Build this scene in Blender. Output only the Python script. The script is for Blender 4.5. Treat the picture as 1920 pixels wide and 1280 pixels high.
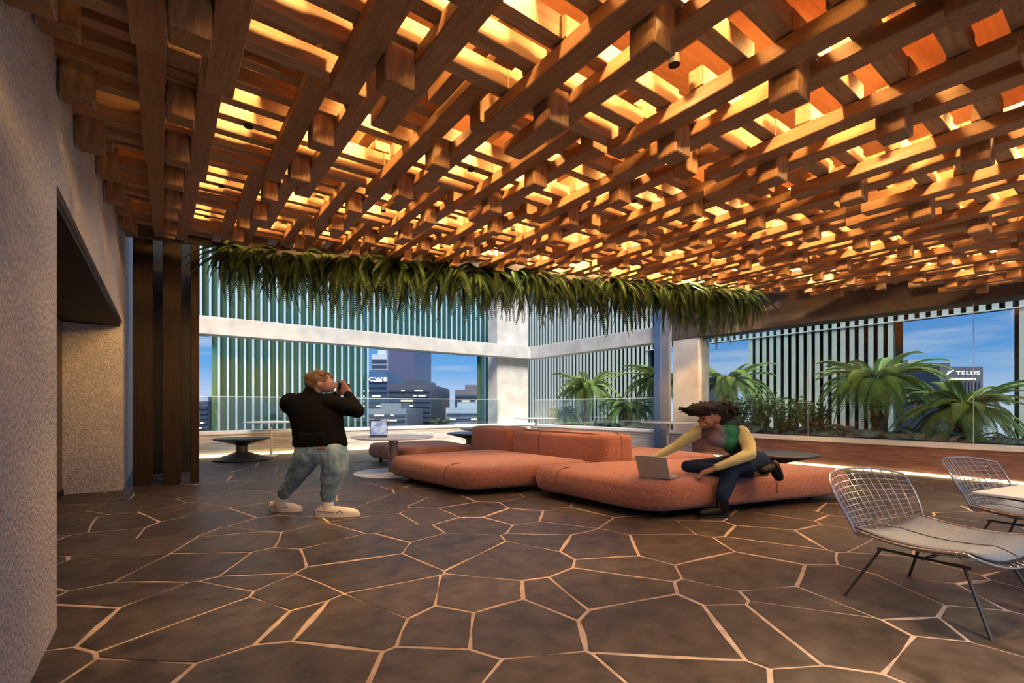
import bpy, bmesh, math, random
from mathutils import Vector, Matrix, Euler

random.seed(7)
scene = bpy.context.scene
for o in list(bpy.data.objects):
    bpy.data.objects.remove(o)
C = scene.collection
YAW = 36.413            # camera looks between the depth axis (+Y) and the cross axis (+X)

# ------------------------------------------------------------------ camera
cam_d = bpy.data.cameras.new('camera')
cam_d.sensor_width = 36.0
cam_d.lens = 36.0 * 888 / 1920
cam_d.shift_y = 122 / 1920
cam_d.clip_end = 3000
cam = bpy.data.objects.new('camera', cam_d)
C.objects.link(cam)
cam.location = (0, 0, 1.4)
cam.rotation_euler = (math.radians(90), 0, math.radians(-YAW))
scene.camera = cam

# ------------------------------------------------------------------ view
scene.view_settings.view_transform = 'Standard'
scene.view_settings.look = 'None'
scene.view_settings.gamma = 1.0
scene.view_settings.use_curve_mapping = False
scene.view_settings.exposure = 0.0

# ------------------------------------------------------------------ sky
world = bpy.data.worlds.new('sky')
scene.world = world
world.use_nodes = True
nt = world.node_tree
nt.nodes.clear()
N = nt.nodes.new
L = nt.links.new
out = N('ShaderNodeOutputWorld')
bg = N('ShaderNodeBackground')
bg.inputs['Strength'].default_value = 1.0
L(bg.outputs[0], out.inputs[0])
tc = N('ShaderNodeTexCoord')
sep = N('ShaderNodeSeparateXYZ')
L(tc.outputs['Generated'], sep.inputs[0])
ramp = N('ShaderNodeValToRGB')
cr = ramp.color_ramp
cr.elements[0].position = 0.0
cr.elements[0].color = (0.58, 0.68, 0.84, 1)
cr.elements[1].position = 1.0
cr.elements[1].color = (0.10, 0.22, 0.50, 1)
for p, c in ((0.03, (0.44, 0.60, 0.86, 1)), (0.075, (0.15, 0.41, 0.82, 1)), (0.16, (0.08, 0.30, 0.72, 1)), (0.4, (0.09, 0.27, 0.62, 1))):
    e = cr.elements.new(p)
    e.color = c
L(sep.outputs['Z'], ramp.inputs[0])
mp = N('ShaderNodeMapping')
mp.inputs['Scale'].default_value = (1.6, 1.6, 15.0)
mp.inputs['Location'].default_value = (0.35, 0.2, 0.55)
L(tc.outputs['Generated'], mp.inputs[0])
noi = N('ShaderNodeTexNoise')
noi.inputs['Scale'].default_value = 2.0
noi.inputs['Detail'].default_value = 6
noi.inputs['Roughness'].default_value = 0.55
L(mp.outputs[0], noi.inputs['Vector'])
cr2 = N('ShaderNodeValToRGB')
cr2.color_ramp.elements[0].position = 0.50
cr2.color_ramp.elements[0].color = (0, 0, 0, 1)
cr2.color_ramp.elements[1].position = 0.68
cr2.color_ramp.elements[1].color = (0.7, 0.7, 0.7, 1)
L(noi.outputs['Fac'], cr2.inputs[0])
mixc = N('ShaderNodeMix')
mixc.data_type = 'RGBA'
L(cr2.outputs[0], mixc.inputs['Factor'])
L(ramp.outputs[0], mixc.inputs['A'])
mixc.inputs['B'].default_value = (0.55, 0.64, 0.80, 1)
L(mixc.outputs['Result'], bg.inputs['Color'])

# ------------------------------------------------------------------ sun (low, soft, warm, behind the camera)
sun_d = bpy.data.lights.new('sun', 'SUN')
sun_d.energy = 6.3
sun_d.color = (1.0, 0.92, 0.80)
sun_d.angle = math.radians(25)
sun = bpy.data.objects.new('sun', sun_d)
C.objects.link(sun)
sun.rotation_euler = Vector((0.25, 0.60, -0.76)).to_track_quat('-Z', 'Y').to_euler()

# ================================================================== helpers
MATS = {}

def mat(name, col, rough=0.6, metal=0.0, col2=None, scale=8.0, stretch=(1, 1, 1), detail=5.0, bump=0.0, bscale=None,
        bdist=0.01, emit=None, estr=0.0, spec=0.5, sheen=0.0, lo=0.35, hi=0.65, coords='Object'):
    if name in MATS:
        return MATS[name]
    m = bpy.data.materials.new(name)
    m.use_nodes = True
    t = m.node_tree
    b = t.nodes['Principled BSDF']
    b.inputs['Base Color'].default_value = (*col, 1)
    b.inputs['Roughness'].default_value = rough
    b.inputs['Metallic'].default_value = metal
    b.inputs['Specular IOR Level'].default_value = spec
    if sheen:
        b.inputs['Sheen Weight'].default_value = sheen
    if emit:
        b.inputs['Emission Color'].default_value = (*emit, 1)
        b.inputs['Emission Strength'].default_value = estr
    if col2 or bump:
        co = t.nodes.new('ShaderNodeTexCoord')
        ma = t.nodes.new('ShaderNodeMapping')
        ma.inputs['Scale'].default_value = stretch
        t.links.new(co.outputs[coords], ma.inputs[0])
    if col2:
        n = t.nodes.new('ShaderNodeTexNoise')
        n.inputs['Scale'].default_value = scale
        n.inputs['Detail'].default_value = detail
        t.links.new(ma.outputs[0], n.inputs['Vector'])
        r = t.nodes.new('ShaderNodeValToRGB')
        r.color_ramp.elements[0].position = lo
        r.color_ramp.elements[0].color = (*col, 1)
        r.color_ramp.elements[1].position = hi
        r.color_ramp.elements[1].color = (*col2, 1)
        t.links.new(n.outputs['Fac'], r.inputs[0])
        t.links.new(r.outputs[0], b.inputs['Base Color'])
    if bump:
        n2 = t.nodes.new('ShaderNodeTexNoise')
        n2.inputs['Scale'].default_value = bscale or scale
        n2.inputs['Detail'].default_value = 4
        t.links.new(ma.outputs[0], n2.inputs['Vector'])
        bp = t.nodes.new('ShaderNodeBump')
        bp.inputs['Strength'].default_value = bump
        bp.inputs['Distance'].default_value = bdist
        t.links.new(n2.outputs['Fac'], bp.inputs['Height'])
        t.links.new(bp.outputs[0], b.inputs['Normal'])
    MATS[name] = m
    return m

def glass_mat(name, tint=(0.92, 0.97, 0.98), refl=0.06):
    if name in MATS:
        return MATS[name]
    m = bpy.data.materials.new(name)
    m.use_nodes = True
    t = m.node_tree
    t.nodes.clear()
    o = t.nodes.new('ShaderNodeOutputMaterial')
    tr = t.nodes.new('ShaderNodeBsdfTransparent')
    tr.inputs[0].default_value = (*tint, 1)
    gl = t.nodes.new('ShaderNodeBsdfGlossy')
    gl.inputs['Roughness'].default_value = 0.02
    lw = t.nodes.new('ShaderNodeLayerWeight')
    lw.inputs['Blend'].default_value = 0.25
    mu = t.nodes.new('ShaderNodeMath')
    mu.operation = 'MULTIPLY_ADD'
    mu.inputs[1].default_value = 0.35
    mu.inputs[2].default_value = refl
    t.links.new(lw.outputs['Fresnel'], mu.inputs[0])
    mx = t.nodes.new('ShaderNodeMixShader')
    t.links.new(mu.outputs[0], mx.inputs[0])
    t.links.new(tr.outputs[0], mx.inputs[1])
    t.links.new(gl.outputs[0], mx.inputs[2])
    t.links.new(mx.outputs[0], o.inputs[0])
    MATS[name] = m
    return m

class MB:
    """collects shapes into one mesh"""
    def __init__(s):
        s.v = []
        s.f = []
        s.mi = []
    def add(s, vs, fs, mi=0):
        k = len(s.v)
        s.v += [tuple(p) for p in vs]
        s.f += [tuple(i + k for i in q) for q in fs]
        s.mi += [mi] * len(fs)
        return s
    def box(s, a, b, mi=0, front=None):
        x0, y0, z0 = a
        x1, y1, z1 = b
        vs = [(x0, y0, z0), (x1, y0, z0), (x1, y1, z0), (x0, y1, z0), (x0, y0, z1), (x1, y0, z1), (x1, y1, z1), (x0, y1, z1)]
        return s.add(vs, [(0, 3, 2, 1), (4, 5, 6, 7), (0, 1, 5, 4), (1, 2, 6, 5), (2, 3, 7, 6), (3, 0, 4, 7)], mi)
    def bevbox(s, a, b, w=0.01, mi=0):
        """box with chamfered edges"""
        bm = bmesh.new()
        bmesh.ops.create_cube(bm, size=1)
        for v in bm.verts:
            v.co = Vector([(a[i] + b[i]) / 2 + v.co[i] * (b[i] - a[i]) for i in range(3)])
        bmesh.ops.bevel(bm, geom=list(bm.edges), offset=w, segments=1, affect='EDGES', profile=0.5)
        return s.addbm(bm, mi)
    def addbm(s, bm, mi=0):
        bm.verts.index_update()
        s.add([v.co[:] for v in bm.verts], [[v.index for v in f.verts] for f in bm.faces], mi)
        bm.free()
        return s
    def prism(s, poly, z0, z1, mi=0):
        n = len(poly)
        vs = [(p[0], p[1], z0) for p in poly] + [(p[0], p[1], z1) for p in poly]
        fs = [tuple(reversed(range(n))), tuple(range(n, 2 * n))] + [(i, (i + 1) % n, n + (i + 1) % n, n + i) for i in range(n)]
        return s.add(vs, fs, mi)
    def tube(s, pts, r, n=8, mi=0, cap=True):
        """swept tube; r number or list"""
        pts = [Vector(p) for p in pts]
        rs = r if isinstance(r, (list, tuple)) else [r] * len(pts)
        rings = []
        up = Vector((0, 0, 1))
        prev = None
        for i, p in enumerate(pts):
            d = (pts[min(i + 1, len(pts) - 1)] - pts[max(i - 1, 0)]).normalized()
            u = d.cross(up)
            if u.length < 1e-3:
                u = d.cross(Vector((1, 0, 0)))
            if prev is not None:
                u = prev - d * prev.dot(d)
            u.normalize()
            prev = u
            w = d.cross(u)
            rings.append([p + (u * math.cos(2 * math.pi * k / n) + w * math.sin(2 * math.pi * k / n)) * rs[i] for k in range(n)])
        vs = [q for g in rings for q in g]
        fs = []
        for i in range(len(pts) - 1):
            for k in range(n):
                fs.append((i * n + k, i * n + (k + 1) % n, (i + 1) * n + (k + 1) % n, (i + 1) * n + k))
        if cap:
            fs.append(tuple(reversed(range(n))))
            fs.append(tuple(range((len(pts) - 1) * n, len(pts) * n)))
        return s.add(vs, fs, mi)
    def lathe(s, prof, n=40, c=(0, 0, 0), mi=0, sx=1.0, sy=1.0):
        """prof: list of (r, z) from bottom axis to top axis"""
        vs = []
        fs = []
        for r, z in prof:
            for k in range(n):
                a = 2 * math.pi * k / n
                vs.append((c[0] + r * math.cos(a) * sx, c[1] + r * math.sin(a) * sy, c[2] + z))
        for i in range(len(prof) - 1):
            for k in range(n):
                fs.append((i * n + k, i * n + (k + 1) % n, (i + 1) * n + (k + 1) % n, (i + 1) * n + k))
        fs.append(tuple(reversed(range(n))))
        fs.append(tuple(range((len(prof) - 1) * n, len(prof) * n)))
        return s.add(vs, fs, mi)
    def ell(s, c, r, n=16, m=10, mi=0, rot=None):
        vs = [Vector((0, 0, -r[2]))]
        for i in range(1, m):
            t = -math.pi / 2 + math.pi * i / m
            for k in range(n):
                a = 2 * math.pi * k / n
                vs.append(Vector((r[0] * math.cos(t) * math.cos(a), r[1] * math.cos(t) * math.sin(a), r[2] * math.sin(t))))
        vs.append(Vector((0, 0, r[2])))
        if rot:
            R = Euler(rot).to_matrix()
            vs = [R @ v for v in vs]
        vs = [v + Vector(c) for v in vs]
        fs = []
        for k in range(n):
            fs.append((0, 1 + (k + 1) % n, 1 + k))
            fs.append((len(vs) - 1, 1 + (m - 2) * n + k, 1 + (m - 2) * n + (k + 1) % n))
        for i in range(m - 2):
            for k in range(n):
                fs.append((1 + i * n + k, 1 + i * n + (k + 1) % n, 1 + (i + 1) * n + (k + 1) % n, 1 + (i + 1) * n + k))
        return s.add(vs, fs, mi)
    def mesh(s, name, mats, smooth=False):
        me = bpy.data.meshes.new(name)
        me.from_pydata(s.v, [], s.f)
        for m in (mats if isinstance(mats, (list, tuple)) else [mats]):
            me.materials.append(m)
        if any(s.mi):
            me.polygons.foreach_set('material_index', s.mi)
        if smooth:
            me.polygons.foreach_set('use_smooth', [True] * len(me.polygons))
        me.update()
        return me
    def build(s, name, mats, parent=None, smooth=False, **kw):
        return link(name, s.mesh(name, mats, smooth), parent, **kw)

def link(name, data, parent=None, loc=None, rotz=None, label=None, cat=None, group=None, kind=None):
    o = bpy.data.objects.new(name, data)
    C.objects.link(o)
    if parent is not None:
        o.parent = parent
    if loc is not None:
        o.location = loc
    if rotz is not None:
        o.rotation_euler = (0, 0, rotz)
    for k, v in (('label', label), ('category', cat), ('group', group), ('kind', kind)):
        if v:
            o[k] = v
    return o

def thing(name, label, cat, loc=(0, 0, 0), rotz=0.0, group=None, kind=None):
    return link(name, None, None, loc, rotz, label, cat, group, kind)

def autosmooth(o, ang=40):
    me = o.data
    me.polygons.foreach_set('use_smooth', [True] * len(me.polygons))
    bm = bmesh.new()
    bm.from_mesh(me)
    for e in bm.edges:
        if len(e.link_faces) == 2 and e.calc_face_angle(0) > math.radians(ang):
            e.smooth = False
    bm.to_mesh(me)
    bm.free()
    return o

def applied(o):
    """replace an object's mesh by its modifier result"""
    dg = bpy.context.evaluated_depsgraph_get()
    me = bpy.data.meshes.new_from_object(o.evaluated_get(dg))
    o.modifiers.clear()
    old = o.data
    me.name = old.name
    o.data = me
    bpy.data.meshes.remove(old)
    return o

# ------------------------------------------------------------------ materials
M_STUCCO = mat('stucco', (0.42, 0.40, 0.41), 0.9, col2=(0.60, 0.575, 0.58), scale=28, bump=0.9, bscale=42, bdist=0.035, detail=3)
M_STONE = [mat('basalt_%d' % i, c, 0.46, spec=0.45, col2=c2, scale=5.5, detail=9, bump=0.32, bscale=16, bdist=0.014, lo=0.33, hi=0.66, coords='Object')
           for i, (c, c2) in enumerate((((0.026, 0.019, 0.016), (0.088, 0.067, 0.056)), ((0.022, 0.017, 0.015), (0.076, 0.059, 0.051)),
                                        ((0.031, 0.023, 0.019), (0.098, 0.076, 0.064)), ((0.025, 0.019, 0.017), (0.082, 0.064, 0.055))))]
M_JOINT = mat('joint_mortar', (0.58, 0.46, 0.385), 0.9, col2=(0.42, 0.32, 0.26), scale=9)
M_WOOD = mat('larch_wood', (0.36, 0.20, 0.10), 0.6, col2=(0.25, 0.13, 0.06), scale=3.2, stretch=(14, 1.2, 14), detail=6, bump=0.12, bscale=6)
M_WOODX = mat('larch_wood_cross', (0.44, 0.28, 0.16), 0.6, col2=(0.31, 0.185, 0.10), scale=3.2, stretch=(1.2, 14, 14), detail=6)
M_WOODZ = mat('larch_wood_end', (0.33, 0.185, 0.09), 0.6, col2=(0.20, 0.105, 0.05), scale=3.0, stretch=(16, 16, 2.0), detail=6)
M_DECK = mat('ceiling_deck', (0.40, 0.17, 0.07), 0.7, col2=(0.30, 0.12, 0.05), scale=3, stretch=(1, 8, 1))
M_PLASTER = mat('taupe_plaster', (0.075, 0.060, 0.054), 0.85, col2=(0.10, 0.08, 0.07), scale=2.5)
M_CONC = mat('pale_concrete', (0.66, 0.65, 0.62), 0.75, col2=(0.52, 0.51, 0.49), scale=2.2, detail=8, bump=0.08, bscale=12)
M_BOARD = mat('board_formed_concrete', (0.66, 0.65, 0.63), 0.8, col2=(0.38, 0.37, 0.36), scale=2.2, stretch=(0.7, 0.7, 9), detail=7, bump=0.2, bscale=4)
M_REDBOARD = mat('red_timber_boards', (0.30, 0.165, 0.13), 0.6, col2=(0.16, 0.08, 0.065), scale=2.4, stretch=(0.8, 0.8, 11), detail=8, bump=0.15, bscale=4)
M_CAP = mat('white_sill', (0.78, 0.80, 0.82), 0.4)
M_LED = mat('led_strip', (1, 0.85, 0.5), 0.5, emit=(1.0, 0.74, 0.34), estr=3.2)
M_DARKWOOD = mat('dark_wenge_panel', (0.014, 0.008, 0.0055), 0.75, spec=0.2, col2=(0.026, 0.016, 0.011), scale=3, stretch=(14, 14, 0.7))
M_DARKMETAL = mat('dark_bronze_metal', (0.012, 0.012, 0.013), 0.65, spec=0.25, col2=(0.018, 0.018, 0.019), scale=5, stretch=(1, 1, 20))
M_BROWNPANEL = mat('brown_door', (0.13, 0.095, 0.075), 0.6)
M_BLUEFRAME = mat('blue_grey_frame', (0.10, 0.17, 0.32), 0.4, metal=0.2)
M_GREYFRAME = mat('grey_frame', (0.22, 0.22, 0.25), 0.5)
M_GLASS = glass_mat('clear_glass')
M_GLASSB = glass_mat('balustrade_glass', (0.90, 0.96, 0.97), 0.05)
M_GLASSEDGE = mat('glass_edge', (0.55, 0.70, 0.75), 0.25)
M_FINW = mat('white_fin_edge', (0.70, 0.78, 0.76), 0.45)
M_FINB = mat('pale_blue_fin_edge', (0.46, 0.60, 0.72), 0.35)
M_FING = mat('teal_fin_side', (0.05, 0.19, 0.24), 0.35, col2=(0.07, 0.26, 0.26), scale=1.2)
M_FIND = mat('dark_fin_side', (0.028, 0.065, 0.060), 0.4)
M_BACKG = mat('green_backing', (0.13, 0.21, 0.085), 0.5, col2=(0.05, 0.19, 0.17), scale=0.8, detail=3)
M_BACKD = mat('dark_green_backing', (0.016, 0.036, 0.030), 0.5, col2=(0.024, 0.055, 0.042), scale=1.0)
# ================================================================== THE SETTING
# ------------------------------------------------------------------ floor: crazy paving
XL, XR, YF = -0.54, 12.43, 15.5
floor = MB().box((-2.6, -7, -0.30), (12.75, 15.85, -0.004)).build('floor', M_JOINT, kind='structure')
seeds = [(-0.54+0.1, 3.5)]
near_px = """165,1017 320,1000 260,1027 200,1060 360,1055 490,1050 225,1120 425,1103 520,1122 400,1167 695,1065 670,1025 850,1025 745,1125 900,1120
650,1165 850,1162 525,980 440,1002 430,1018 1050,1120 1175,1060 1150,1105 1360,1125 1400,1072 1260,1025 1450,1025 1125,1020 1515,1130 1610,1112
1710,1062 1765,1110 1710,1160 1535,1166 1240,1162 1410,1168 1030,990 1210,985 1340,985 1440,978 1455,1001 140,985 230,975 330,960 120,1165 1900,1120 1880,1180
1030,1012 960,1160 330,1140 560,1166 760,1000 960,1045 600,1003 1560,1005 1640,1020"""
ca, sa = math.cos(math.radians(YAW)), math.sin(math.radians(YAW))
def on_floor(px, py):
    t = 1.4 * 888 / (py - 762)
    u = (px - 960) / 888 * t
    return (sa * t + ca * u, ca * t - sa * u)
seeds = [on_floor(*map(float, s.split(','))) for s in near_px.split()]
rs = random.Random(21)
tries = 0
while tries < 14000:
    tries += 1
    p = (rs.uniform(-1.3, 12.4), rs.uniform(-2.5, 15.5))
    far = p[0] * sa + p[1] * ca
    dmin = 0.64 if far < 9 else 0.74
    if all((p[0] - q[0]) ** 2 + (p[1] - q[1]) ** 2 > dmin * dmin for q in seeds):
        seeds.append(p)
def clip(poly, a, b, c):
    res = []
    n = len(poly)
    for i in range(n):
        p, q = poly[i], poly[(i + 1) % n]
        dp = a * p[0] + b * p[1] - c
        dq = a * q[0] + b * q[1] - c
        if dp <= 0:
            res.append(p)
        if dp * dq < 0:
            t = dp / (dp - dq)
            res.append((p[0] + t * (q[0] - p[0]), p[1] + t * (q[1] - p[1])))
    return res
def stone_mesh(poly, rnd):
    c = (sum(p[0] for p in poly) / len(poly), sum(p[1] for p in poly) / len(poly))
    ring = []
    n = len(poly)
    for i in range(n):                                   # subdivide each side and wobble it a little: hand-broken edges
        p, q = poly[i], poly[(i + 1) % n]
        ln = math.hypot(q[0] - p[0], q[1] - p[1])
        ring.append(p)
        if ln > 0.35:
            w = rnd.uniform(-0.016, 0.016)
            ring.append(((p[0] + q[0]) / 2 + (q[1] - p[1]) / ln * w, (p[1] + q[1]) / 2 - (q[0] - p[0]) / ln * w))
    h = rnd.uniform(-0.002, 0.003)
    def sc(k):
        rr = []
        for p in ring:
            d = math.hypot(p[0] - c[0], p[1] - c[1]) + 1e-6
            f = max(0.1, (d - k) / d)
            rr.append((c[0] + (p[0] - c[0]) * f, c[1] + (p[1] - c[1]) * f))
        return rr
    a, b = ring, sc(0.007)
    m = len(ring)
    vs = [(p[0], p[1], -0.03) for p in a] + [(p[0], p[1], -0.0025 + h) for p in a] + [(p[0], p[1], h) for p in b]
    fs = [(i, (i + 1) % m, m + (i + 1) % m, m + i) for i in range(m)] + [(m + i, m + (i + 1) % m, 2 * m + (i + 1) % m, 2 * m + i) for i in range(m)]
    fs.append(tuple(range(2 * m, 3 * m)))
    b_ = MB()
    b_.add(vs, fs)
    return b_
stones = []
wts = [rs.uniform(0, 0.20) for _ in seeds]
GAP = 0.0135
for i, s in enumerate(seeds):
    if s[0] > 12.6 or s[1] > 15.6:
        continue
    poly = [(-1.3, -2.5), (12.43, -2.5), (12.43, 15.5), (-1.3, 15.5)]
    nb = sorted(range(len(seeds)), key=lambda j: (seeds[j][0] - s[0]) ** 2 + (seeds[j][1] - s[1]) ** 2)[1:22]
    for j in nb:
        q = seeds[j]
        a, b = q[0] - s[0], q[1] - s[1]
        ln = math.hypot(a, b)
        g = GAP * rs.uniform(0.6, 1.25)
        a, b = a / ln, b / ln
        sh = (wts[i] - wts[j]) / (2 * ln)
        c = a * (s[0] + q[0]) / 2 + b * (s[1] + q[1]) / 2 - g + sh
        poly = clip(poly, a, b, c)
        if len(poly) < 3:
            break
    if len(poly) < 3:
        continue
    d_ = s[0] * sa + s[1] * ca
    l_ = s[0] * ca - s[1] * sa
    vis = d_ > 1.8 and abs(l_) < d_ * 1.12
    stones.append((not vis, d_, stone_mesh(poly, rs)))
stones.sort(key=lambda q: q[:2])
for q in stones[:300]:
    q[2].build('paving_stone', M_STONE[rs.randrange(4)], floor)
field = MB()
for q in stones[300:]:
    field.add(q[2].v, q[2].f)
if field.v:
    field.build('paving_field', M_STONE[0], floor, kind='stuff')

# ------------------------------------------------------------------ left wall with a deep doorway niche
wl = MB()
wl.box((-2.2, -2.5, -0.25), (XL, 4.13, 5.2))
wl.box((-2.2, 4.13, 2.81), (XL, 10.27, 5.2))
wl.box((-2.2, 10.27, -0.25), (XL, 15.5, 5.2))
wall_left = wl.build('wall_left', M_STUCCO, kind='structure')
MB().box((-2.2, 4.135, 2.74), (XL - 0.03, 10.265, 2.808)).build('niche_soffit', M_DARKMETAL, wall_left)
nd = MB().box((-1.45, 4.14, 0.10), (-1.28, 10.26, 2.74)).build('door_1', M_BROWNPANEL, kind='structure')
MB().box((-1.28, 8.2, 0.9), (-1.24, 8.26, 1.3)).build('door_handle', M_DARKMETAL, nd)
MB().box((-1.45, 4.14, -0.2), (-1.26, 10.26, 0.10)).build('door_threshold', M_DARKMETAL, nd)

# ------------------------------------------------------------------ parapets, caps, glowing light strips
wr = MB().box((XR, -2.5, -0.25), (XR + 0.30, 8.0, 0.58)).box((XR, 8.0, -0.25), (XR + 0.30, YF, 0.58), 1)
wall_right = wr.build('wall_right', [M_REDBOARD, M_BOARD], kind='structure')
MB().bevbox((XR - 0.04, -2.5, 0.58), (XR + 0.34, YF + 0.02, 0.68), 0.008).build('trim_1', M_CAP, kind='structure')
wall_far = MB().box((-1.2, YF, -0.25), (XR + 0.30, YF + 0.30, 0.62)).build('wall_far', M_BOARD, kind='structure')
MB().bevbox((-1.2, YF - 0.04, 0.62), (XR + 0.34, YF + 0.34, 0.72), 0.008).build('trim_2', M_CAP, kind='structure')
MB().bevbox((XR - 0.06, -0.5, 0.0), (XR - 0.005, 7.6, 0.05), 0.008).build('light_strip', M_LED, label='long glowing warm strip light at foot of the red timber wall', cat='strip light')
MB().bevbox((0.2, YF - 0.08, 0.0), (9.6, YF - 0.02, 0.06), 0.008).build('light_strip', M_LED, label='glowing warm strip light at foot of the far pale parapet', cat='strip light')

# ------------------------------------------------------------------ concrete frame
col1 = MB().bevbox((10.95, 15.85, -0.2), (12.55, 16.55, 6.6), 0.015).build('column', M_CONC, kind='structure', label='tall pale concrete corner column of the terrace frame')
MB().bevbox((-1.2, 15.50, 3.40), (12.42, 15.90, 3.90), 0.012).build('beam', M_CONC, kind='structure', label='pale concrete beam spanning above the far parapet')
MB().bevbox((12.43, 9.20, 3.40), (12.85, 15.9, 3.90), 0.012).build('beam', M_CONC, kind='structure', label='pale concrete beam running from corner column to blue post')
MB().bevbox((12.44, 7.80, 0.68), (13.0, 8.66, 3.40), 0.012).build('column', M_CONC, kind='structure', label='warm lit concrete column between the blue post and the glazing')
MB().bevbox((12.43, -2.5, 3.40), (13.0, 8.70, 5.2), 0.012).build('beam', M_PLASTER, kind='structure', label='taupe header beam above the right hand glazing')
pst = MB().bevbox((12.30, 9.00, 0.0), (12.50, 9.24, 4.9), 0.006).build('post', M_BLUEFRAME, kind='structure', label='slim blue painted steel post beside the concrete column')
MB().bevbox((12.36, 8.74, 0.0), (12.48, 8.995, 4.9), 0.006).build('post_jamb', M_GREYFRAME, pst)

# ------------------------------------------------------------------ glazing
w1 = thing('window_1', 'tall frameless glazing above the red timber wall', 'window', kind='structure')
del w1['category']
ys = [-0.9, 2.07, 4.98, 7.79]
for a, b in zip(ys[:-1], ys[1:]):
    MB().box((12.60, a + 0.006, 0.68), (12.615, b - 0.006, 3.40)).build('pane', M_GLASS, w1)
for y in ys[1:3]:
    MB().box((12.597, y - 0.006, 0.68), (12.618, y + 0.006, 3.40)).build('glass_joint', M_GLASSEDGE, w1)
w2 = thing('window_2', 'clear glass balustrade on the parapet at terrace corner', 'window', kind='structure')
del w2['category']
for a, b in ((0.1, 3.7), (3.7, 7.3), (7.3, 10.9)):
    p = MB().box((a + 0.01, 15.62, 0.72), (b - 0.01, 15.635, 1.68)).build('pane', M_GLASSB, w2)
    MB().box((a + 0.01, 15.617, 1.675), (b - 0.01, 15.638, 1.69)).build('glass_edge', M_GLASSEDGE, p)
for a, b in ((9.3, 12.4), (12.4, 15.5)):
    p = MB().box((12.60, a + 0.01, 0.68), (12.615, b - 0.01, 1.68)).build('pane', M_GLASSB, w2)
    MB().box((12.597, a + 0.01, 1.665), (12.618, b - 0.01, 1.69)).build('glass_edge', M_GLASSEDGE, p)

# ------------------------------------------------------------------ ceiling: stepped timber lattice under a glowing deck
def zb(T):
    return 3.38 + 0.158 * (T - 4.04)
def far_edge(x):
    return 10.75 - 0.47 * max(0.0, x - 0.3)
ceiling = thing('ceiling', 'stepped lattice of larch battens under an amber lit deck', 'ceiling', kind='structure')
del ceiling['category']
def deck_z(x, y):
    return max(zb(y + 0.26 * x), 2.75) + 0.80
pts = []
NX, NY = 30, 36
for i in range(NX + 1):
    for j in range(NY + 1):
        x = -2.0 + 15.0 * i / NX
        ymax = far_edge(x) + 0.30
        y = -1.6 + (ymax + 1.6) * j / NY
        pts.append((x, y, deck_z(x, y)))
dk = MB()
kk = len(pts)
fs = []
for i in range(NX):
    for j in range(NY):
        a = i * (NY + 1) + j
        fs.append((a, a + 1, a + NY + 2, a + NY + 1))
        fs.append((kk + a, kk + a + NY + 1, kk + a + NY + 2, kk + a + 1))
dk.add(pts + [(p[0], p[1], p[2] + 0.25) for p in pts], fs)
dk.build('deck', M_DECK, ceiling)
# fascia along the diagonal outer edge
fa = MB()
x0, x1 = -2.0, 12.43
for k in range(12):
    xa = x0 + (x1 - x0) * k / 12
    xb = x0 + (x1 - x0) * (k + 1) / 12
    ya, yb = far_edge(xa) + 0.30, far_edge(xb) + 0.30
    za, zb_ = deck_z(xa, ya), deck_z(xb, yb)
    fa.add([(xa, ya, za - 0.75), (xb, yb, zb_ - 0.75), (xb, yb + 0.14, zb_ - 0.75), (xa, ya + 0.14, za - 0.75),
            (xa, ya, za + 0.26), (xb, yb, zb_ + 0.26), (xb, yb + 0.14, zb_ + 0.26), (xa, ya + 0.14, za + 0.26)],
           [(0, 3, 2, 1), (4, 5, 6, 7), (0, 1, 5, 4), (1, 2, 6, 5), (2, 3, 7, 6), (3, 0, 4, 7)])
fa.build('fascia', M_PLASTER, ceiling)

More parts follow.
